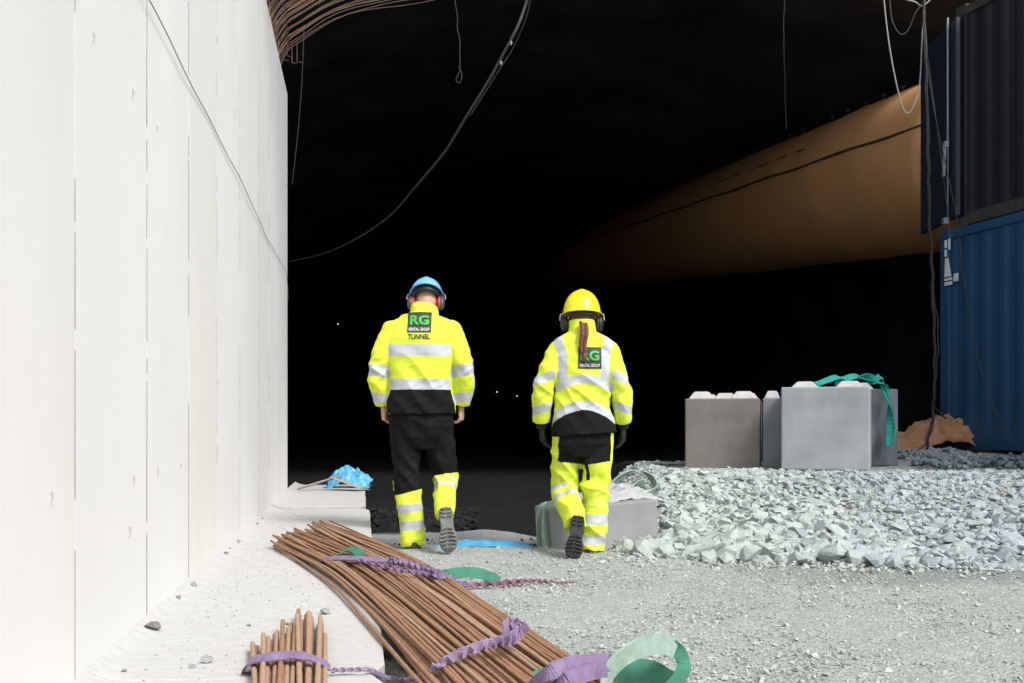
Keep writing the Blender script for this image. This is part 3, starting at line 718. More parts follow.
for k in range(NB):
    lay = 0 if k < 40 else (1 if k < 74 else 2)
    m_ = {0: 40, 1: 34, 2: 22}[lay]; i = k - (0, 40, 74)[lay]
    a0_ = (i + .5) / m_ + rb.uniform(-.01, .01); a0_ = {0: a0_, 1: .02 + a0_ * .96, 2: .06 + a0_ * .86}[lay]
    dev = rb.gauss(0, .03); dev2 = rb.gauss(0, .04); t0 = rb.uniform(0, .16)
    # fork at the tips: two fans
    tipa = (.02 + .36 * (a0_ / .5) if a0_ < .5 else .62 + .36 * (a0_ - .5) / .5) + rb.gauss(0, .05)
    pts = []
    for j in range(21):
        t = t0 + (3.95 - t0) * j / 20
        wgt = max(0, 1 - t / .8); aa = a0_ * (1 - wgt) + tipa * wgt
        aa += dev * math.sin(t * 1.6) * min(1, t) + dev2 * max(0, t - 1.2) * .6
        aa = min(1.03, max(-.03, aa))
        p = edge(Lp, t) * (1 - aa) + edge(Rp, t) * aa
        pinch = math.exp(-((t - 1.0) / .35) ** 2)
        z = zbase(p.x, p.y) + .010 + lay * (.0145 + .006 * pinch) + .009 * nz(p.x, p.y, k, 1.5) + max(0, .012 * lay * wgt)
        pts.append(Vector((p.x, p.y, z)))
    bars.append(pts)
    sp = spline(pts, 2); base = pts[0]
    o = MB().tube([q - base for q in sp], .0068 + rb.uniform(-.0005, .0005), 7).build('rebar', M_['rust'] if rb.random() < .72 else M_['rust_pale'], smooth=True)
    o.location = base; lb = ('in the left fan of tips, next to the bare slab' if a0_ < .2 else 'in the middle of the long bundle, left half' if a0_ < .5 else 'in the middle of the long bundle, right half' if a0_ < .8 else 'in the right edge of the long bundle, next to the gravel')
    lb = ('upper ' if lay == 2 else 'inner ' if lay == 1 else 'lowest ') + 'rusty rebar ' + lb
    if k == 0: lb = 'outermost left rusty rebar of the long bundle, bordering the bare slab'
    if k == 39: lb = 'outermost right rusty rebar of the long bundle, bordering the gravel'
    tag(o, lb, 'rebar', 'rebars of the long bundle')
rb = random.Random(5)
for k in range(30):
    lay = 0 if k < 14 else (1 if k < 26 else 2); i = k - (0, 14, 26)[lay]; m_ = (14, 12, 4)[lay]
    f = (i + .5) / m_; px = 252 + 76 * f; tip = (640 + rb.uniform(-7, 8) - 26 * math.exp(-((f - .72) / .28) ** 2)) - 2 * lay
    c = G(px, tip + 6, .165); far = G(px + rb.uniform(-3, 3), tip + 6, .165)
    near = Vector((( px + rb.uniform(-6, 6) - 512) / F * 2.05 - .0, 2.05, .165))
    z = .16 + .003 + lay * .0145
    p = [Vector((far.x, far.y, z + rb.uniform(0, .006))), Vector(((far.x + near.x) / 2, (far.y + near.y) / 2, z)), Vector((near.x, near.y, z))]
    o = MB().tube([q - p[0] for q in p], .0076, 14).build('rebar', M_['rust_pale'] if k % 3 else M_['rust'], smooth=False); o.location = p[0]
    tag(o, ('leftmost rusty rebar of the short bundle on the near slab' if k == 0 else 'rightmost rusty rebar of the short bundle on the near slab' if k == 13 else
        ('lower' if lay == 0 else 'upper') + ' layer rusty rebar in the ' + ('left third, shorter tips' if f < .36 else 'middle third' if f < .64 else 'right third, longer tips') + ' of the short bundle'), 'rebar', 'rebars of the short bundle')

# ------------------------------------------------------------------ slings on the bundles
def twist(pts, n, wid, rate, mb, th=.006, jit=.008, ph=0):
    n0 = (len(pts) - 1) * n + 1; n *= 2; rate *= .6; p = spline(pts, n); w = []
    if isinstance(wid, list): wid = list(np.interp(np.linspace(0, 1, len(p)), np.linspace(0, 1, len(wid)), wid))
    wid = [(wid[i] if isinstance(wid, list) else wid) * (.72 + .25 * nz(i * .35, 5)) for i in range(len(p))]
    for i, q in enumerate(p):
        a = ph + i * rate; w.append(Vector((.3 * math.cos(a), math.cos(a), math.sin(a))))
    p = [q + Vector((0, jit * nz(i * .7, 3), abs(jit * nz(i * .9, 8)))) for i, q in enumerate(p)]
    return mb.ribbon(p, w, wid, th)
up = Vector((.25, 1, .25))
# flat purple band over the upper end of the long bundle
mb = MB()
p = spline([G(318, 566, .16), G(322, 560, .20), G(340, 558, .225), G(365, 559, .235), G(390, 561, .235)], 6)
mb.ribbon(p, [up] * len(p), .05, .005)
twist([G(390, 561, .235), G(405, 563, .235), G(425, 569, .225), G(440, 575, .20), G(455, 582, .10)], 12, .055, .75, mb)
twist([G(360, 560, .235), G(395, 569, .23), G(425, 574, .21), G(450, 581, .15), G(470, 586, .06)], 12, .03, 1.0, mb)
tag(mb.build('sling', M_['purple'], smooth=False), 'purple lifting sling wrapped over the far end of the long rebar bundle', 'sling')
mb = MB(); twist([G(452, 585, .07), G(480, 585, .06), G(510, 583, .055), G(535, 581, .05), G(555, 583, .045), G(577, 582, .04)], 12, [.045] * 30 + [.03 - .0007 * i for i in range(31)], .65, mb)
tag(mb.build('sling', mat('dusty_plum_webbing', (.30, .16, .22), .85, noise_amt=.5, scale=20), smooth=False), 'dusty plum sling end trailing out on the gravel from the bundle', 'sling')
mb = MB(); p = spline([G(436, 577, .10), G(455, 573, .12), G(478, 573, .11), G(500, 581, .05)], 8)
mb.ribbon(p, [Vector((.1, .5, .9))] * len(p), .055, .005)
gs = mb.build('sling', M_['green']); mb = MB(); p = spline([G(340, 553, .215), G(352, 549, .24), G(362, 555, .235)], 6); mb.ribbon(p, [up] * len(p), .05, .005)
mb.build('sling_end', M_['green'], gs); tag(gs, 'green sling lying beside the purple one at the far end of the bundle', 'sling')
mb = MB(); twist([G(332, 671, .165), G(350, 670, .165), G(368, 670, .165), G(385, 677, .12), G(402, 680, .09), G(420, 676, .14), G(440, 664, .20), G(465, 652, .215), G(490, 644, .215), G(508, 640, .215), G(518, 634, .215), G(521, 628, .22), G(512, 626, .22), G(503, 632, .215)], 10,
              [.018] * 45 + [.022 + .0007 * i for i in range(90)], .62, mb, jit=.006)
tag(mb.build('sling', mat('pale_purple_webbing', (.36, .27, .43), .8, noise_amt=.35, scale=20, bump=.4, bscale=300), smooth=False), 'pale purple twisted sling crossing the middle of the long bundle', 'sling')
mb = MB(); p = spline([G(520, 700, .10), G(535, 684, .17), G(552, 672, .215), G(575, 665, .215), G(600, 662, .19), G(612, 663, .17)], 8)
mb.ribbon(p, [Vector((.1, .7, .7))] * len(p), .05, .006)
sgo = mb.build('sling', M_['purple']); mb = MB(); p = spline([G(540, 700, .12), G(565, 682, .20), G(590, 672, .20), G(606, 669, .18)], 8)
mb.ribbon(p, [Vector((.1, .6, .8))] * len(p), .045, .006); mb.build('second_fold', M_['purple'], sgo)
tag(sgo, 'purple sling folded double over the near end of the long bundle', 'sling')
mb = MB(); Yg = 3.15
p = spline([P(604, 700, 2.95), P(606, 682, 3.0), P(612, 668, 3.02), P(628, 654, 3.06), P(646, 646, 3.12), P(664, 644, 3.2), P(675, 650, 3.25)], 8)
mb.ribbon(p, [Vector((-.35, -.5, .8))] * len(p), .062, .007)
tagg = mb.build('sling', M_['green_pale'], smooth=False)
mb = MB(); p = spline([P(670, 645, 3.24), P(679, 652, 3.27), P(684, 664, 3.27), P(680, 676, 3.2), P(668, 688, 3.1), P(650, 700, 3.0)], 8)
mb.ribbon(p, [Vector((1, .5, .1))] * len(p), .045, .007)
p = spline([P(614, 676, 3.22), P(630, 671, 3.3), P(650, 672, 3.32), P(668, 682, 3.25), P(680, 690, 3.2)], 8); mb.ribbon(p, [Vector((.1, .45, .9))] * len(p), .075, .006)
mb.build('loop_side', M_['green'], tagg); mb = MB(); p = spline([P(520, 690, 3.0), P(535, 678, 3.05), P(552, 673, 3.1), P(566, 676, 3.1)], 8); mb.ribbon(p, [up] * len(p), .05, .005)
o2 = mb.build('inner_fold', M_['green'], tagg, smooth=False)
tag(tagg, 'stiff pale green sling standing up in a loop at the near bundle end', 'sling')
mb = MB(); p = spline([G(246, 668, .16), G(250, 662, .19), G(262, 658, .205), G(290, 655, .21), G(305, 657, .21), G(320, 661, .20), G(330, 668, .175)], 6)
mb.ribbon(p, [Vector((.1, 1, .25))] * len(p), [.05] * 16 + [.05 - .0015 * i for i in range(21)], .005)
tag(mb.build('sling', M_['purple'], smooth=False), 'purple sling tied round the short rebar bundle on the near slab', 'sling')

# ------------------------------------------------------------------ people
YEL = np.array([.70, .83, .075]); SIL = np.array([.50, .53, .58]); BLK = np.array([.011, .011, .0115])
def seg_param(Pn, pts):
    """arclength + distance of every vertex to a polyline"""
    best = np.full(len(Pn), 1e9); tt = np.zeros(len(Pn)); acc = 0
    for a, b in zip(pts[:-1], pts[1:]):
        a = np.array(a); b = np.array(b); d = b - a; L = np.linalg.norm(d)
        u = np.clip(((Pn - a) @ d) / L ** 2, 0, 1); q = a + u[:, None] * d; dist = np.linalg.norm(Pn - q, axis=1)
        m = dist < best; best[m] = dist[m]; tt[m] = acc + u[m] * L; acc += L
    return tt, best
def finish_garment(name, me, colfn, parent, amp, seed, hot=()):
    V = np.zeros(len(me.vertices) * 3); me.vertices.foreach_get('co', V); V = V.reshape(-1, 3)
    Nn = np.zeros(len(me.vertices) * 3); me.vertices.foreach_get('normal', Nn); Nn = Nn.reshape(-1, 3)
    d = np.zeros(len(V))
    for i, (x, y, z) in enumerate(V):
        a = nz(x * 1.2 + seed, y * 1.2, z * 1.9 + x * 1.3, 4.2); b = nz(x - seed, y, z * 1.6 - x * .8, 9.5)
        d[i] = (.5 - abs(a) * 1.9) * 1.0 + (.4 - abs(b) * 1.6) * .45
    w = np.ones(len(V)) * .55
    for hx, hz, hr in hot: w += 1.1 * np.exp(-(((V[:, 0] - hx) ** 2 + (V[:, 2] - hz) ** 2) / hr ** 2))
    V2 = V + Nn * (d * w * amp)[:, None]
    me.vertices.foreach_set('co', V2.reshape(-1).astype(np.float32)); me.update()
    C = np.ones((len(V), 4)); C[:, :3] = colfn(V)
    dirt = np.array([max(0, nz(x + seed, y, z, 7) * .9 + nz(x, y, z + seed, 23) * .5 - .12) for x, y, z in V])
    low = .25 + .9 * np.exp(-np.maximum(V[:, 2] - .05, 0) / .3)
    k = np.clip(dirt * low, 0, .45)[:, None] * np.where(C[:, 0:1] < .1, .12, 1.0); C[:, :3] = C[:, :3] * (1 - k) + np.array([.30, .29, .25]) * k
    at = me.color_attributes.new('Col', 'FLOAT_COLOR', 'POINT'); at.data.foreach_set('color', C.reshape(-1).astype(np.float32))
    me.materials.clear(); me.materials.append(M_['cloth']); o = bpy.data.objects.new(name, me); return link(o, parent)
def arm_pts(sh, el, wr): return spline([Vector(sh), Vector(el), Vector(wr)], 5)

def hand(mb, wr, dirn, palm_n, side, curl=.8, r=.0092, sc=1.06):
    """palm and five fingers; wr wrist, dirn pointing down the hand, palm_n = way the palm faces, side = +1 thumb towards cross"""
    d = Vector(dirn).normalized(); pn = Vector(palm_n); pn = (pn - d * pn.dot(d)).normalized(); w = d.cross(pn) * side
    mb.tube([wr - d * .02, wr + d * .015, wr + d * .05 * sc, wr + d * .088 * sc], [(.024, .019), (.027, .019), (.040 * sc, .017), (.038 * sc, .015)], 16, ref=w)
    for i, (o, L) in enumerate(((.031, .070), (.0105, .080), (-.0105, .074), (-.031, .058))):
        p = wr + d * (.078 * sc) + w * o * sc; pts = [p]; a = .15 * curl * 2
        for L_ in (L * .45, L * .3, L * .25):
            a += curl * .9; p = p + (d * math.cos(a * .8) + pn * math.sin(a * .8)) * L_ * sc; pts.append(p)
        mb.tube(pts, [r, r * .97, r * .9, r * .75], 8)
    p = wr + d * .025 * sc + w * .022 * sc; q = p + (d * .7 + w * .6 + pn * .35).normalized() * .038 * sc; t = q + (d * .9 + w * .1 + pn * .4).normalized() * .032 * sc; u = t + (d * .9 - w * .1 + pn * .4).normalized() * .022 * sc
    mb.tube([p, q, t, u], [r * 1.5, r * 1.25, r * 1.1, r * .85], 8)

def foot(parent, ankle, toe_dir, up_dir, msole, scale=1.0, label=None):
    """boot: built along local y (toe) / z (up)"""
    t = Vector(toe_dir).normalized(); u = Vector(up_dir); u = (u - t * u.dot(t)).normalized(); s = t.cross(u)
    def X(x, y, z): return Vector(ankle) + s * x * scale * 1.22 + t * y * scale + u * z * scale
    out = [(-.030, -.075), (.0, -.088), (.030, -.075), (.036, -.04), (.034, .0), (.034, .05), (.046, .105), (.048, .14), (.036, .18), (.012, .20), (-.016, .198), (-.038, .175), (-.047, .135), (-.045, .10), (-.033, .05), (-.034, .0), (-.036, -.04)]
    mb = MB(); n = len(out)
    for z0, z1, k0, k1 in ((-.105, -.078, .98, 1.04),):
        mb.add([X(x * k0, y * k0, z0 + (.012 if y > .15 else 0)) for x, y in out] + [X(x * k1, y * k1, z1) for x, y in out],
               [tuple(range(n))[::-1], tuple(range(n, 2 * n))] + [(i, (i + 1) % n, n + (i + 1) % n, n + i) for i in range(n)])
    so = mb.build('sole', msole, None); bevel(so, .003, 1)
    tr = MB()                                             # tread lugs
    for yy in np.arange(-.07, .18, .024):
        if -.012 < yy < .03: continue
        hw = np.interp(yy, [-.08, -.05, 0, .05, .1, .14, .18], [.024, .03, .028, .028, .04, .042, .028])
        for sx_ in (-1, 1):
            c0, c1 = X(sx_ * .006, yy, -.111), X(sx_ * hw, yy + .008 * (1 if yy > .03 else -1), -.111)
            tr.tube([c0, c1], [(.0075 * scale, .007 * scale)] * 2, 4, ref=u)
    up_ = MB()
    up_.tube([X(0, -.078, -.05), X(0, -.055, -.045), X(0, 0, -.04), X(0, .06, -.045), X(0, .12, -.055), X(0, .165, -.062), X(0, .192, -.072)], [(.018 * scale, .02 * scale), (.038 * scale, .045 * scale), (.040 * scale, .055 * scale), (.040 * scale, .042 * scale), (.047 * scale, .036 * scale), (.040 * scale, .03 * scale), (.014 * scale, .012 * scale)], 20, ref=s)
    up_.tube([X(0, -.01, -.06), X(0, -.015, .0), X(0, -.01, .05), X(0, -.005, .085)], [(.045, .06), (.045, .05), (.044, .046), (.042, .042)], 20, ref=s)
    me = remesh(up_, .006, 3); me.materials.append(M_['boot']); b = bpy.data.objects.new('boot', me); link(b, parent)
    so.parent = b; tr.build('tread', msole, b)
    return b

def text_patch(words, cx, cz, w, h, bvh, off, m, name, parent, bold=.012):
    cu_ = bpy.data.curves.new('t', 'FONT'); cu_.body = words; cu_.size = 1; cu_.offset = bold; cu_.align_x = 'LEFT'; cu_.resolution_u = 3
    o = bpy.data.objects.new('t', cu_); COL.objects.link(o); dg = bpy.context.evaluated_depsgraph_get(); dg.update()
    me = bpy.data.meshes.new_from_object(o.evaluated_get(dg)); bpy.data.objects.remove(o)
    bm = bmesh.new(); bm.from_mesh(me); bmesh.ops.triangulate(bm, faces=bm.faces)
    bmesh.ops.subdivide_edges(bm, edges=[e for e in bm.edges if e.calc_length() > .12], cuts=2, use_grid_fill=True)
    xs = [v.co.x for v in bm.verts]; ys = [v.co.y for v in bm.verts]; x0, x1, y0, y1 = min(xs), max(xs), min(ys), max(ys)
    for v in bm.verts:
        X = cx + ((v.co.x - x0) / (x1 - x0) - .5) * w; Z = cz + ((v.co.y - y0) / (y1 - y0) - .5) * h
        hit = bvh.ray_cast(Vector((X, -1, Z)), Vector((0, 1, 0))); yy = hit[0].y if hit[0] else -.12
        v.co = (X, yy - off, Z)
    bm.to_mesh(me); bm.free(); me.materials.clear(); me.materials.append(m); return link(bpy.data.objects.new(name, me), parent)
def quad_patch(cx, cz, w, h, bvh, off, m, name, parent, n=14):
    vs = []
    for j in range(n + 1):
        for i in range(n + 1):
            X = cx + (i / n - .5) * w; Z = cz + (j / n - .5) * h; hit = bvh.ray_cast(Vector((X, -1, Z)), Vector((0, 1, 0)))
            vs.append((X, (hit[0].y if hit[0] else -.12) - off, Z))
    fs = [(j * (n + 1) + i, j * (n + 1) + i + 1, (j + 1) * (n + 1) + i + 1, (j + 1) * (n + 1) + i) for j in range(n) for i in range(n)]
    return mesh(name, vs, fs, m, parent, smooth=True)
def logo(parent, jk, cx, cz, w, h, tunnel=None):
    bm = bmesh.new(); bm.from_mesh(jk.data); bvh = BVHTree.FromBMesh(bm); bm.free()
    q = quad_patch(cx, cz, w, h, bvh, .004, M_['ink'], 'logo_patch', jk)
    text_patch('RG', cx, cz + h * .10, w * .80, h * .46, bvh, .008, M_['ink_green'], 'logo_letters', q, bold=.035)
    text_patch('RENTAL GROUP', cx, cz - h * .35, w * .86, h * .15, bvh, .008, M_['ink_white'], 'logo_words', q, bold=.004)
    if tunnel: text_patch('TUNNEL', cx, cz - h * .5 - .028, w * .92, .036, bvh, .005, M_['ink'], 'printed_word', jk, bold=.025)

def helmet(parent, c, pitch, m, sx_, sy_, hz_, msh, mrim):
    Mh = Matrix.Rotation(-pitch, 3, 'X'); c = Vector(c)
    mb = MB(); rows = []; nu = 40
    prof = [(1.07, -.05), (1.09, -.02), (1.02, .0), (1.0, .03)] + [(math.cos(a_) ** .9, math.sin(a_)) for a_ in np.linspace(.12, 1.5, 14)]
    for k, h in prof:
        for i in range(nu):
            a = 2 * math.pi * i / nu; x, y = math.cos(a), math.sin(a); z = h * hz_
            kk = k
            if k > 1.01: kk = k + .22 * max(0, y) ** 3
            x_, y_ = x * sx_ * kk, y * sy_ * kk
            ridge = .005 * math.exp(-((x * k) / .16) ** 4) if k < .95 else 0
            rows.append(c + Mh @ Vector((x_, y_, z + ridge)))
    K = len(prof); fs = [(j * nu + i, j * nu + (i + 1) % nu, (j + 1) * nu + (i + 1) % nu, (j + 1) * nu + i) for j in range(K - 1) for i in range(nu)]
    fs.append(tuple((K - 1) * nu + i for i in range(nu)))
    h = mesh('helmet', rows, fs, m, parent, smooth=True); s = h.modifiers.new('t', 'SOLIDIFY'); s.thickness = .004
    # head band inside
    MB().tube([c + Mh @ Vector((math.cos(a) * sx_ * .86, math.sin(a) * sy_ * .86, -.02)) for a in np.linspace(math.pi, 2 * math.pi, 18)], [(.010, .003)] * 18, 6, ref=Mh @ Vector((0, 0, 1))).build('head_band', M_['muff'], h)
    for sgn in (-1, 1):
        mf = MB().ell(c + Mh @ Vector((sgn * (sx_ - .002), -.005, -.066)), (.022, .040, .052), Mh).build('ear_muff', msh, h, smooth=True)
        MB().ell(c + Mh @ Vector((sgn * (sx_ - .018), -.008, -.066)), (.018, .036, .047), Mh).build('cushion', mrim, mf, smooth=True)
        p = [c + Mh @ Vector((sgn * (sx_ + .006), -.005, .0)), c + Mh @ Vector((sgn * (sx_ + .018), -.015, -.01)), c + Mh @ Vector((sgn * (sx_ + .023), -.02, -.05))]
        MB().tube(spline(p, 4), .005, 6).build('arm_wire', M_['galv'], mf, smooth=True)
        MB().box(c + Mh @ Vector((sgn * (sx_ + .002), -.0, .006)), (.012, .03, .03), Mh).build('slot_clip', M_['muff'], mf)
    return h

def head(mb, c, pitch, s=1.0):
    Mh = Matrix.Rotation(-pitch, 3, 'X'); c = Vector(c); q = lambda x, y, z: c + Mh @ Vector((x, y, z)) * s
    mb.ell(c, (.076 * s, .094 * s, .108 * s), Mh, 24, 18)
    mb.ell(q(0, .03, -.065), (.055 * s, .06 * s, .055 * s), Mh)
    mb.tube([q(0, .088, .01), q(0, .112, -.035), q(0, .09, -.045)], [.009, .014, .008], 8)       # nose
    mb.ell(q(0, .088, -.075), (.024, .01, .006), Mh); mb.ell(q(0, .087, -.086), (.022, .01, .006), Mh)   # lips
    for sg_ in (-1, 1): mb.ell(q(sg_ * .078, -.0, -.02), (.010, .02, .031), Mh)
    return q, Mh

def make_person(cfg):
    e = empty('person', cfg['loc'], 0, cfg['label'], 'person')
    body = MB(); q, Mh = head(body, cfg['head'], cfg['pitch'], cfg.get('hs', 1))
    hp = cfg['head']; nk = cfg['neck']
    body.tube([Vector(nk) - Vector((0, 0, .12)), Vector(nk), (Vector(nk) + Vector(hp)) / 2 + Vector((0, -.02, 0)), Vector(hp) - Vector((0, .02, .02))], [.062, .056, .053, .055], 16)
    for rowz, hw, dp_, yo in cfg['torso'][:0]: pass
    tz = cfg['torso']; body.tube([Vector((x, y, z)) for z, hw, dd, x, y in tz], [(max(.04, hw - .035), max(.04, dd - .03)) for z, hw, dd, x, y in tz], 24, ref=(1, 0, 0))
    for sd_, (sh, el, wr) in cfg['arms'].items():
        body.tube(arm_pts(sh, el, wr), [.046] * 3 + [.042] * 3 + [.034] * 3 + [.028, .026], 14)
    for (hip, kn, an_) in cfg['legs']:
        body.tube(spline([Vector(hip), Vector(kn), Vector(an_)], 5), [.07] * 2 + [.062] * 3 + [.048] * 3 + [.04, .036, .034], 14)
    if not cfg['gloves']:
        for sd_, (wr, dr, pn, side) in cfg['hands'].items(): hand(body, Vector(wr), dr, pn, side)
    me = remesh(body, .0042, 2); me.materials.append(M_['skin']); link(bpy.data.objects.new('body', me), e)
    for sg_ in (-1, 1):
        MB().ell(q(sg_ * .03, .082, .005), (.011, .008, .008), Mh, 10, 8).build('eye', M_['eye'], e, smooth=True)
    if cfg['gloves']:
        for sd_, (wr, dr, pn, side) in cfg['hands'].items():
            g = MB(); hand(g, Vector(wr), dr, pn, side, curl=.5, r=.0112, sc=1.08); g.tube([Vector(wr) + Vector((0, 0, .06)), Vector(wr) - Vector(dr) * -.01], [.036, .033], 14)
            me = remesh(g, .0038, 2); me.materials.append(M_['glove']); link(bpy.data.objects.new('glove', me), e)
    # jacket
    jk = MB()
    jk.tube([Vector((x, y, z)) for z, hw, dd, x, y in tz], [(hw, dd) for z, hw, dd, x, y in tz], 48, ref=(1, 0, 0), p=2.35)
    for sd_, (sh, el, wr) in cfg['arms'].items():
        r = cfg['sleeve']; ap = arm_pts(sh, el, wr); jk.tube(ap, [r[0]] * 2 + [r[1]] * 2 + [r[2]] * 4 + [r[3]] * 2 + [r[4]], 24)
        jk.ell(Vector(sh), (r[0] * 1.02,) * 3)
        # shoulder yoke from the neck to the sleeve
        jk.tube([Vector(nk) + Vector((0, .0, -.045)), Vector(nk) * .6 + Vector(sh) * .4 + Vector((0, -.005, -.012)), Vector(nk) * .25 + Vector(sh) * .75 + Vector((0, -.003, .0)), Vector(sh) + Vector((0, 0, .0))], [(.07, .085), (.072, .095), (.072, .09), (.068, .075)], 20, ref=(0, 0, 1))
    cs = cfg['collar']; jk.tube([Vector((x, y, z)) for z, hw, dd, x, y in cs], [(hw, dd) for z, hw, dd, x, y in cs], 32, ref=(1, 0, 0))
    me = remesh(jk, .0048, 5)
    arms_ = [[tuple(v) for v in arm_pts(*a)] for a in cfg['arms'].values()]
    jo = finish_garment('jacket', me, lambda V: cfg['jcol'](V, arms_), e, .014, cfg['seed'], cfg['jhot'])
    # trousers
    tr = MB(); hz_ = cfg['hips']
    tr.tube([Vector((x, y, z)) for z, hw, dd, x, y in hz_], [(hw, dd) for z, hw, dd, x, y in hz_], 40, ref=(1, 0, 0), p=2.3)
    for (hip, kn, an_), rr_ in zip(cfg['legs'], cfg['legr']):
        pts = spline([Vector(hip), (Vector(hip) + Vector(kn)) / 2 + Vector((0, .01, 0)), Vector(kn), (Vector(kn) + Vector(an_)) / 2, Vector(an_)], 3)
        tr.tube(pts, [float(v) if not isinstance(v, tuple) else v for v in [np.interp(i / 12, np.linspace(0, 1, len(rr_)), rr_) for i in range(13)]], 28, ref=(1, 0, 0))
    me = remesh(tr, .0048, 5)
    legs_ = [[tuple(v) for v in spline([Vector(a), Vector(b), Vector(c)], 6)] for a, b, c in cfg['legs']]
    finish_garment('trousers', me, lambda V: cfg['tcol'](V, legs_), e, .017, cfg['seed'] + 3, cfg['thot'])
    for (an_, td, ud, ms, sc) in cfg['feet']: foot(e, an_, td, ud, ms, sc)
    helmet(e, cfg['helmet'][0], cfg['helmet'][1], *cfg['helmet'][2:])
    return e, jo, q, Mh

# --- man (blue helmet)
def z_(y): return (553 - y) / 149.0
def jcol_man(V, arms):
    x, y, z = V.T; C = np.tile(YEL, (len(V), 1))
    d = np.full(len(V), 9.)
    for a in arms: t_, dd = seg_param(V, a); d = np.minimum(d, dd)
    hw = np.interp(z, [.9, 1.1, 1.4, 1.55], [.20, .20, .21, .21]); arm = (np.abs(x) > hw) & (d < .1)
    b = (z > 1.315) & (z < 1.392); b2 = (z > 1.094) & (z < 1.165)
    C[(b | b2) & ~arm] = SIL; C[(z <= 1.094) & ~arm] = BLK
    zs = z - .12 * (np.abs(x) - .3)
    C[arm & (((zs > 1.185) & (zs < 1.265)) | ((zs > 1.015) & (zs < 1.075)))] = SIL
    C[arm & (np.abs(x) > .345) & (zs > 1.265) & (zs < 1.31)] = BLK
    return C
def tcol_man(V, legs):
    x, y, z = V.T; C = np.tile(BLK, (len(V), 1))
    # standing leg (screen left)
    t1, d1 = seg_param(V, legs[0]); t2, d2 = seg_param(V, legs[1]); L1 = (d1 <= d2)
    C[L1 & (z < .405 + .25 * (x + .1))] = YEL
    for a, b in ((.275, .33), (.155, .215)): C[L1 & (z > a + .1 * (x + .08)) & (z < b + .1 * (x + .08))] = SIL
    K = np.linalg.norm(np.array(legs[1][0]) - np.array(legs[1][6])); S = t2 - K    # metres down the shin
    k = S + .10 * (x - .15)
    C[~L1 & (k > -.01)] = YEL
    for a, b in ((.055, .10), (.135, .18)): C[~L1 & (k > a) & (k < b)] = SIL
    C[L1 & (x < -.155) & (z > .42) & (z < .50) & (np.abs(y - .03) < .012)] = YEL
    return C
man = dict(loc=G(421, 553, .035) * 1, label='worker in blue helmet and black trousers with yellow cuffs, walking away into the tunnel', seed=2,
    head=(.03, .10, 1.69), pitch=.55, neck=(.015, .015, 1.585), gloves=False,
    torso=[(.935, .232, .15, 0, .0), (1.0, .232, .145, 0, .0), (1.1, .215, .13, 0, .0), (1.2, .215, .132, 0, -.005), (1.32, .238, .14, .0, -.012), (1.43, .238, .138, .0, -.012), (1.50, .205, .125, .0, -.0), (1.565, .15, .10, .01, .008), (1.60, .08, .08, .012, .02)],
    collar=[(1.52, .115, .10, .012, .012), (1.59, .102, .092, .014, .02), (1.635, .094, .088, .018, .04), (1.652, .088, .084, .02, .048)],
    arms=dict(l=((-.188, -.005, 1.478), (-.282, -.03, 1.225), (-.262, .05, 1.005)), r=((.196, -.005, 1.478), (.290, -.03, 1.225), (.272, .055, 1.005))),
    sleeve=[.082, .078, .069, .062, .056],
    hands=dict(l=((-.258, .06, .985), (.02, .12, -1), (1, .25, 0), -1), r=((.268, .065, .985), (-.02, .12, -1), (-1, .25, 0), 1)),
    legs=[((-.10, .0, .92), (-.10, .045, .50), (-.050, .02, .05)), ((.10, .0, .92), (.155, .10, .50), (.175, -.235, .275))],
    legr=[[.115, .108, .095, .088, .085, .083, .080], [.115, .108, .095, .088, .078, .068, .062]],
    hips=[(.70, .10, .06, 0, .0), (.78, .17, .11, 0, .0), (.90, .205, .13, 0, 0), (.98, .20, .12, 0, 0)],
    jcol=jcol_man, tcol=tcol_man, jhot=[(-.3, 1.22, .09), (.3, 1.22, .09), (0, 1.05, .14)], thot=[(-.1, .5, .1), (.14, .5, .1), (-.05, .12, .08)],
    feet=[((-.050, .02, .105), (-.15, 1, -.02), (0, 0, 1), M_['sole_grey'], 1.05), ((.185, -.262, .235), (.10, -.18, -1), (-.1, 1, -.2), M_['sole_grey'], 1.0)],
    helmet=((.03, .095, 1.742), .50, M_['helmet_blue'], .108, .135, .112, M_['muff_grey'], M_['red']))
man['loc'].z = 0.0; man['loc'].y = 7.05; man['loc'].x = (421 - 512) / F * 7.05
pm_, jm, qm, Mm = make_person(man)
logo(pm_, jm, (421 - 421) / 149, z_(323.5), .158, .142, True)
hb = MB(); hb.ell(qm(0, -.004, .045), (.080, .093, .072), Mm)
ho = hb.build('hair', M_['hair_grey'], pm_, smooth=True)

# --- woman (yellow helmet)
def w_(y): return (557 - y) / 153.5
def jcol_w(V, arms):
    x, y, z = V.T; C = np.tile(YEL, (len(V), 1))
    d = np.full(len(V), 9.)
    for a in arms: t_, dd = seg_param(V, a); d = np.minimum(d, dd)
    hw = np.interp(z, [.8, 1.0, 1.2, 1.4], [.205, .19, .185, .20]); arm = (np.abs(x - .0) > hw) & (d < .09)
    bow = .07 * (x / .2) ** 2
    C[(z > 1.125 - bow) & (z < 1.185 - bow) & ~arm] = SIL
    C[(np.abs(np.abs(x - .0) - (.135 + .03 * smst(1.3, 1.42, z))) < .031) & (z > 1.10) & ~arm] = SIL
    bow2 = .085 * (x / .2) ** 2
    C[(z > .955 - bow2) & (z < 1.015 - bow2) & ~arm] = SIL
    C[(z <= .955 - bow2) & ~arm] = BLK
    zs = z + .30 * (np.abs(x) - .25)
    C[arm & (((zs > 1.135) & (zs < 1.195)) | ((zs > .945) & (zs < 1.0)))] = SIL
    return C
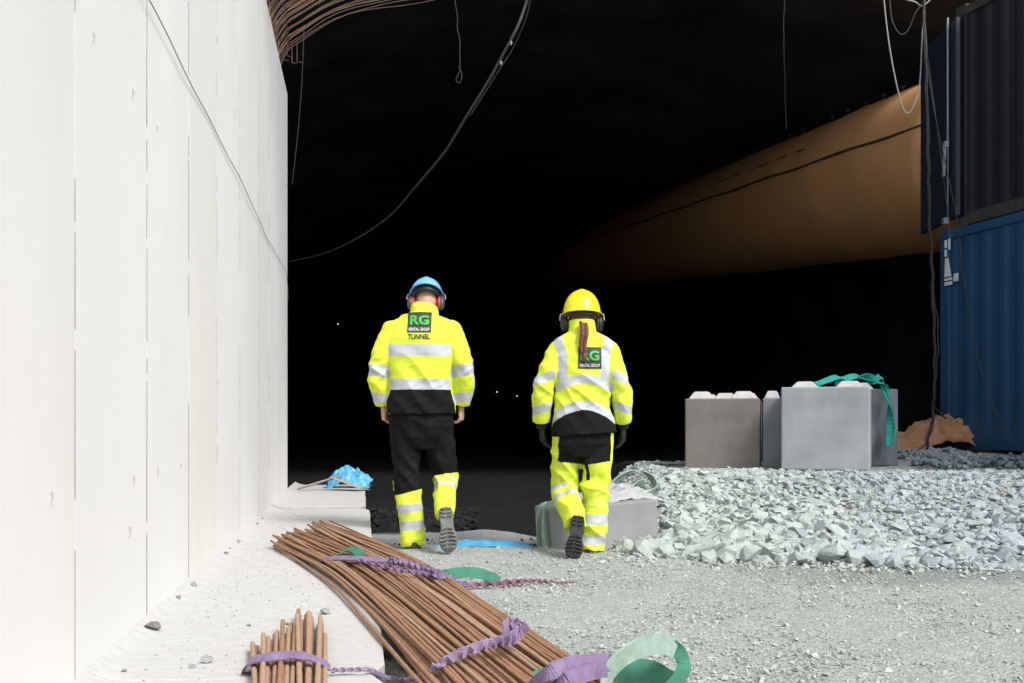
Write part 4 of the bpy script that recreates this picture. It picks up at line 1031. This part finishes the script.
def tcol_w(V, legs):
    x, y, z = V.T; C = np.tile(YEL, (len(V), 1))
    t1, d1 = seg_param(V, legs[0]); t2, d2 = seg_param(V, legs[1]); L1 = d1 <= d2
    C[(z > .60 + .15 * np.abs(x)) & (x > -.165 + .05 * (z - .6)) & (x < .175)] = BLK
    C[(np.abs(x - .02) < .012) & (z > .5)] = BLK
    K = np.linalg.norm(np.array(legs[0][0]) - np.array(legs[0][6])); S = t1 - K - .25 * (x + .1)
    for a, b in ((.03, .075), (.13, .18)): C[L1 & (S > a) & (S < b)] = SIL
    for a, b in ((.215, .285), (.085, .15)): C[~L1 & (z > a) & (z < b)] = SIL
    return C
wom = dict(loc=Vector(((583 - 512) / F * 6.84, 6.84, 0)), label='worker in yellow helmet with a long braid and yellow trousers, walking away into the tunnel', seed=9,
    head=(-.005, .05, 1.575), pitch=.22, hs=.95, neck=(-.005, .0, 1.455), gloves=True,
    torso=[(.80, .212, .15, .005, .0), (.88, .202, .142, .0, .0), (.97, .178, .12, -.005, .0), (1.08, .182, .12, -.0, .0), (1.2, .195, .122, .0, -.005), (1.30, .200, .12, .0, -.005), (1.37, .17, .108, .0, .0), (1.415, .12, .09, .0, .0), (1.45, .08, .08, -.005, .0)],
    collar=[(1.38, .10, .095, -.005, .0), (1.45, .086, .082, -.005, .0), (1.51, .084, .08, -.005, .008), (1.535, .083, .08, -.005, .012)],
    arms=dict(l=((-.168, -.005, 1.335), (-.258, -.035, 1.10), (-.268, .04, .885)), r=((.168, -.005, 1.335), (.243, -.035, 1.10), (.268, .045, .885))),
    sleeve=[.070, .070, .064, .060, .056],
    hands=dict(l=((-.268, .05, .845), (.08, .1, -1), (1, .2, 0), -1), r=((.270, .055, .845), (-.02, .1, -1), (-1, .2, 0), 1)),
    legs=[((-.09, .0, .86), (-.118, .09, .455), (-.062, -.215, .235)), ((.095, .0, .86), (.085, .04, .46), (.058, .0, .045))],
    legr=[[.110, .104, .097, .090, .084, .078, .070], [.110, .104, .100, .094, .090, .086, .080]],
    hips=[(.66, .10, .07, .0, .0), (.74, .18, .12, .0, .0), (.84, .192, .132, .0, 0), (.93, .175, .12, 0, 0)],
    jcol=jcol_w, tcol=tcol_w, jhot=[(-.26, 1.1, .09), (.25, 1.1, .09), (0, 1.05, .12)], thot=[(-.1, .47, .12), (.08, .46, .1), (.06, .15, .09), (-.12, .72, .07)],
    feet=[((-.052, -.238, .198), (-.16, -.22, -1), (.1, 1, -.22), M_['sole_dark'], .95), ((.058, .0, .095), (.1, 1, -.02), (0, 0, 1), M_['sole_dark'], .95)],
    helmet=((-.005, .045, 1.588), .10, M_['helmet_yellow'], .122, .142, .158, M_['muff'], M_['muff']))
pw_, jw, qw, Mw = make_person(wom)
logo(pw_, jw, (588.5 - 583) / 153.5, w_(359), .150, .140)
hb = MB(); hb.ell(qw(0, -.01, .0), (.083, .094, .105), Mw); hb.ell(qw(0, -.05, -.06), (.05, .045, .05), Mw)
ho = hb.build('hair', M_['hair_red'], pw_, smooth=True)
br = MB(); K = 13
for i in range(K):
    z = 1.50 - i * .0150; r = .023 - .0004 * i; yb = -.10 - .035 * min(1, i / 5)
    for sg_ in (-1, 1):
        Mr = Matrix.Rotation(sg_ * .7, 3, 'Y'); br.ell((.006 * math.sin(i * .5) - .004 + sg_ * .011, yb, z + (0 if sg_ > 0 else .009)), (r * .62, r * .8, r * .95), Mr, 10, 8)
br.tube([(0, -.135, 1.318), (0, -.14, 1.30), (.004, -.14, 1.27), (.002, -.138, 1.25)], [.013, .016, .013, .004], 8)
bo = br.build('braid', M_['hair_red'], ho, smooth=True)
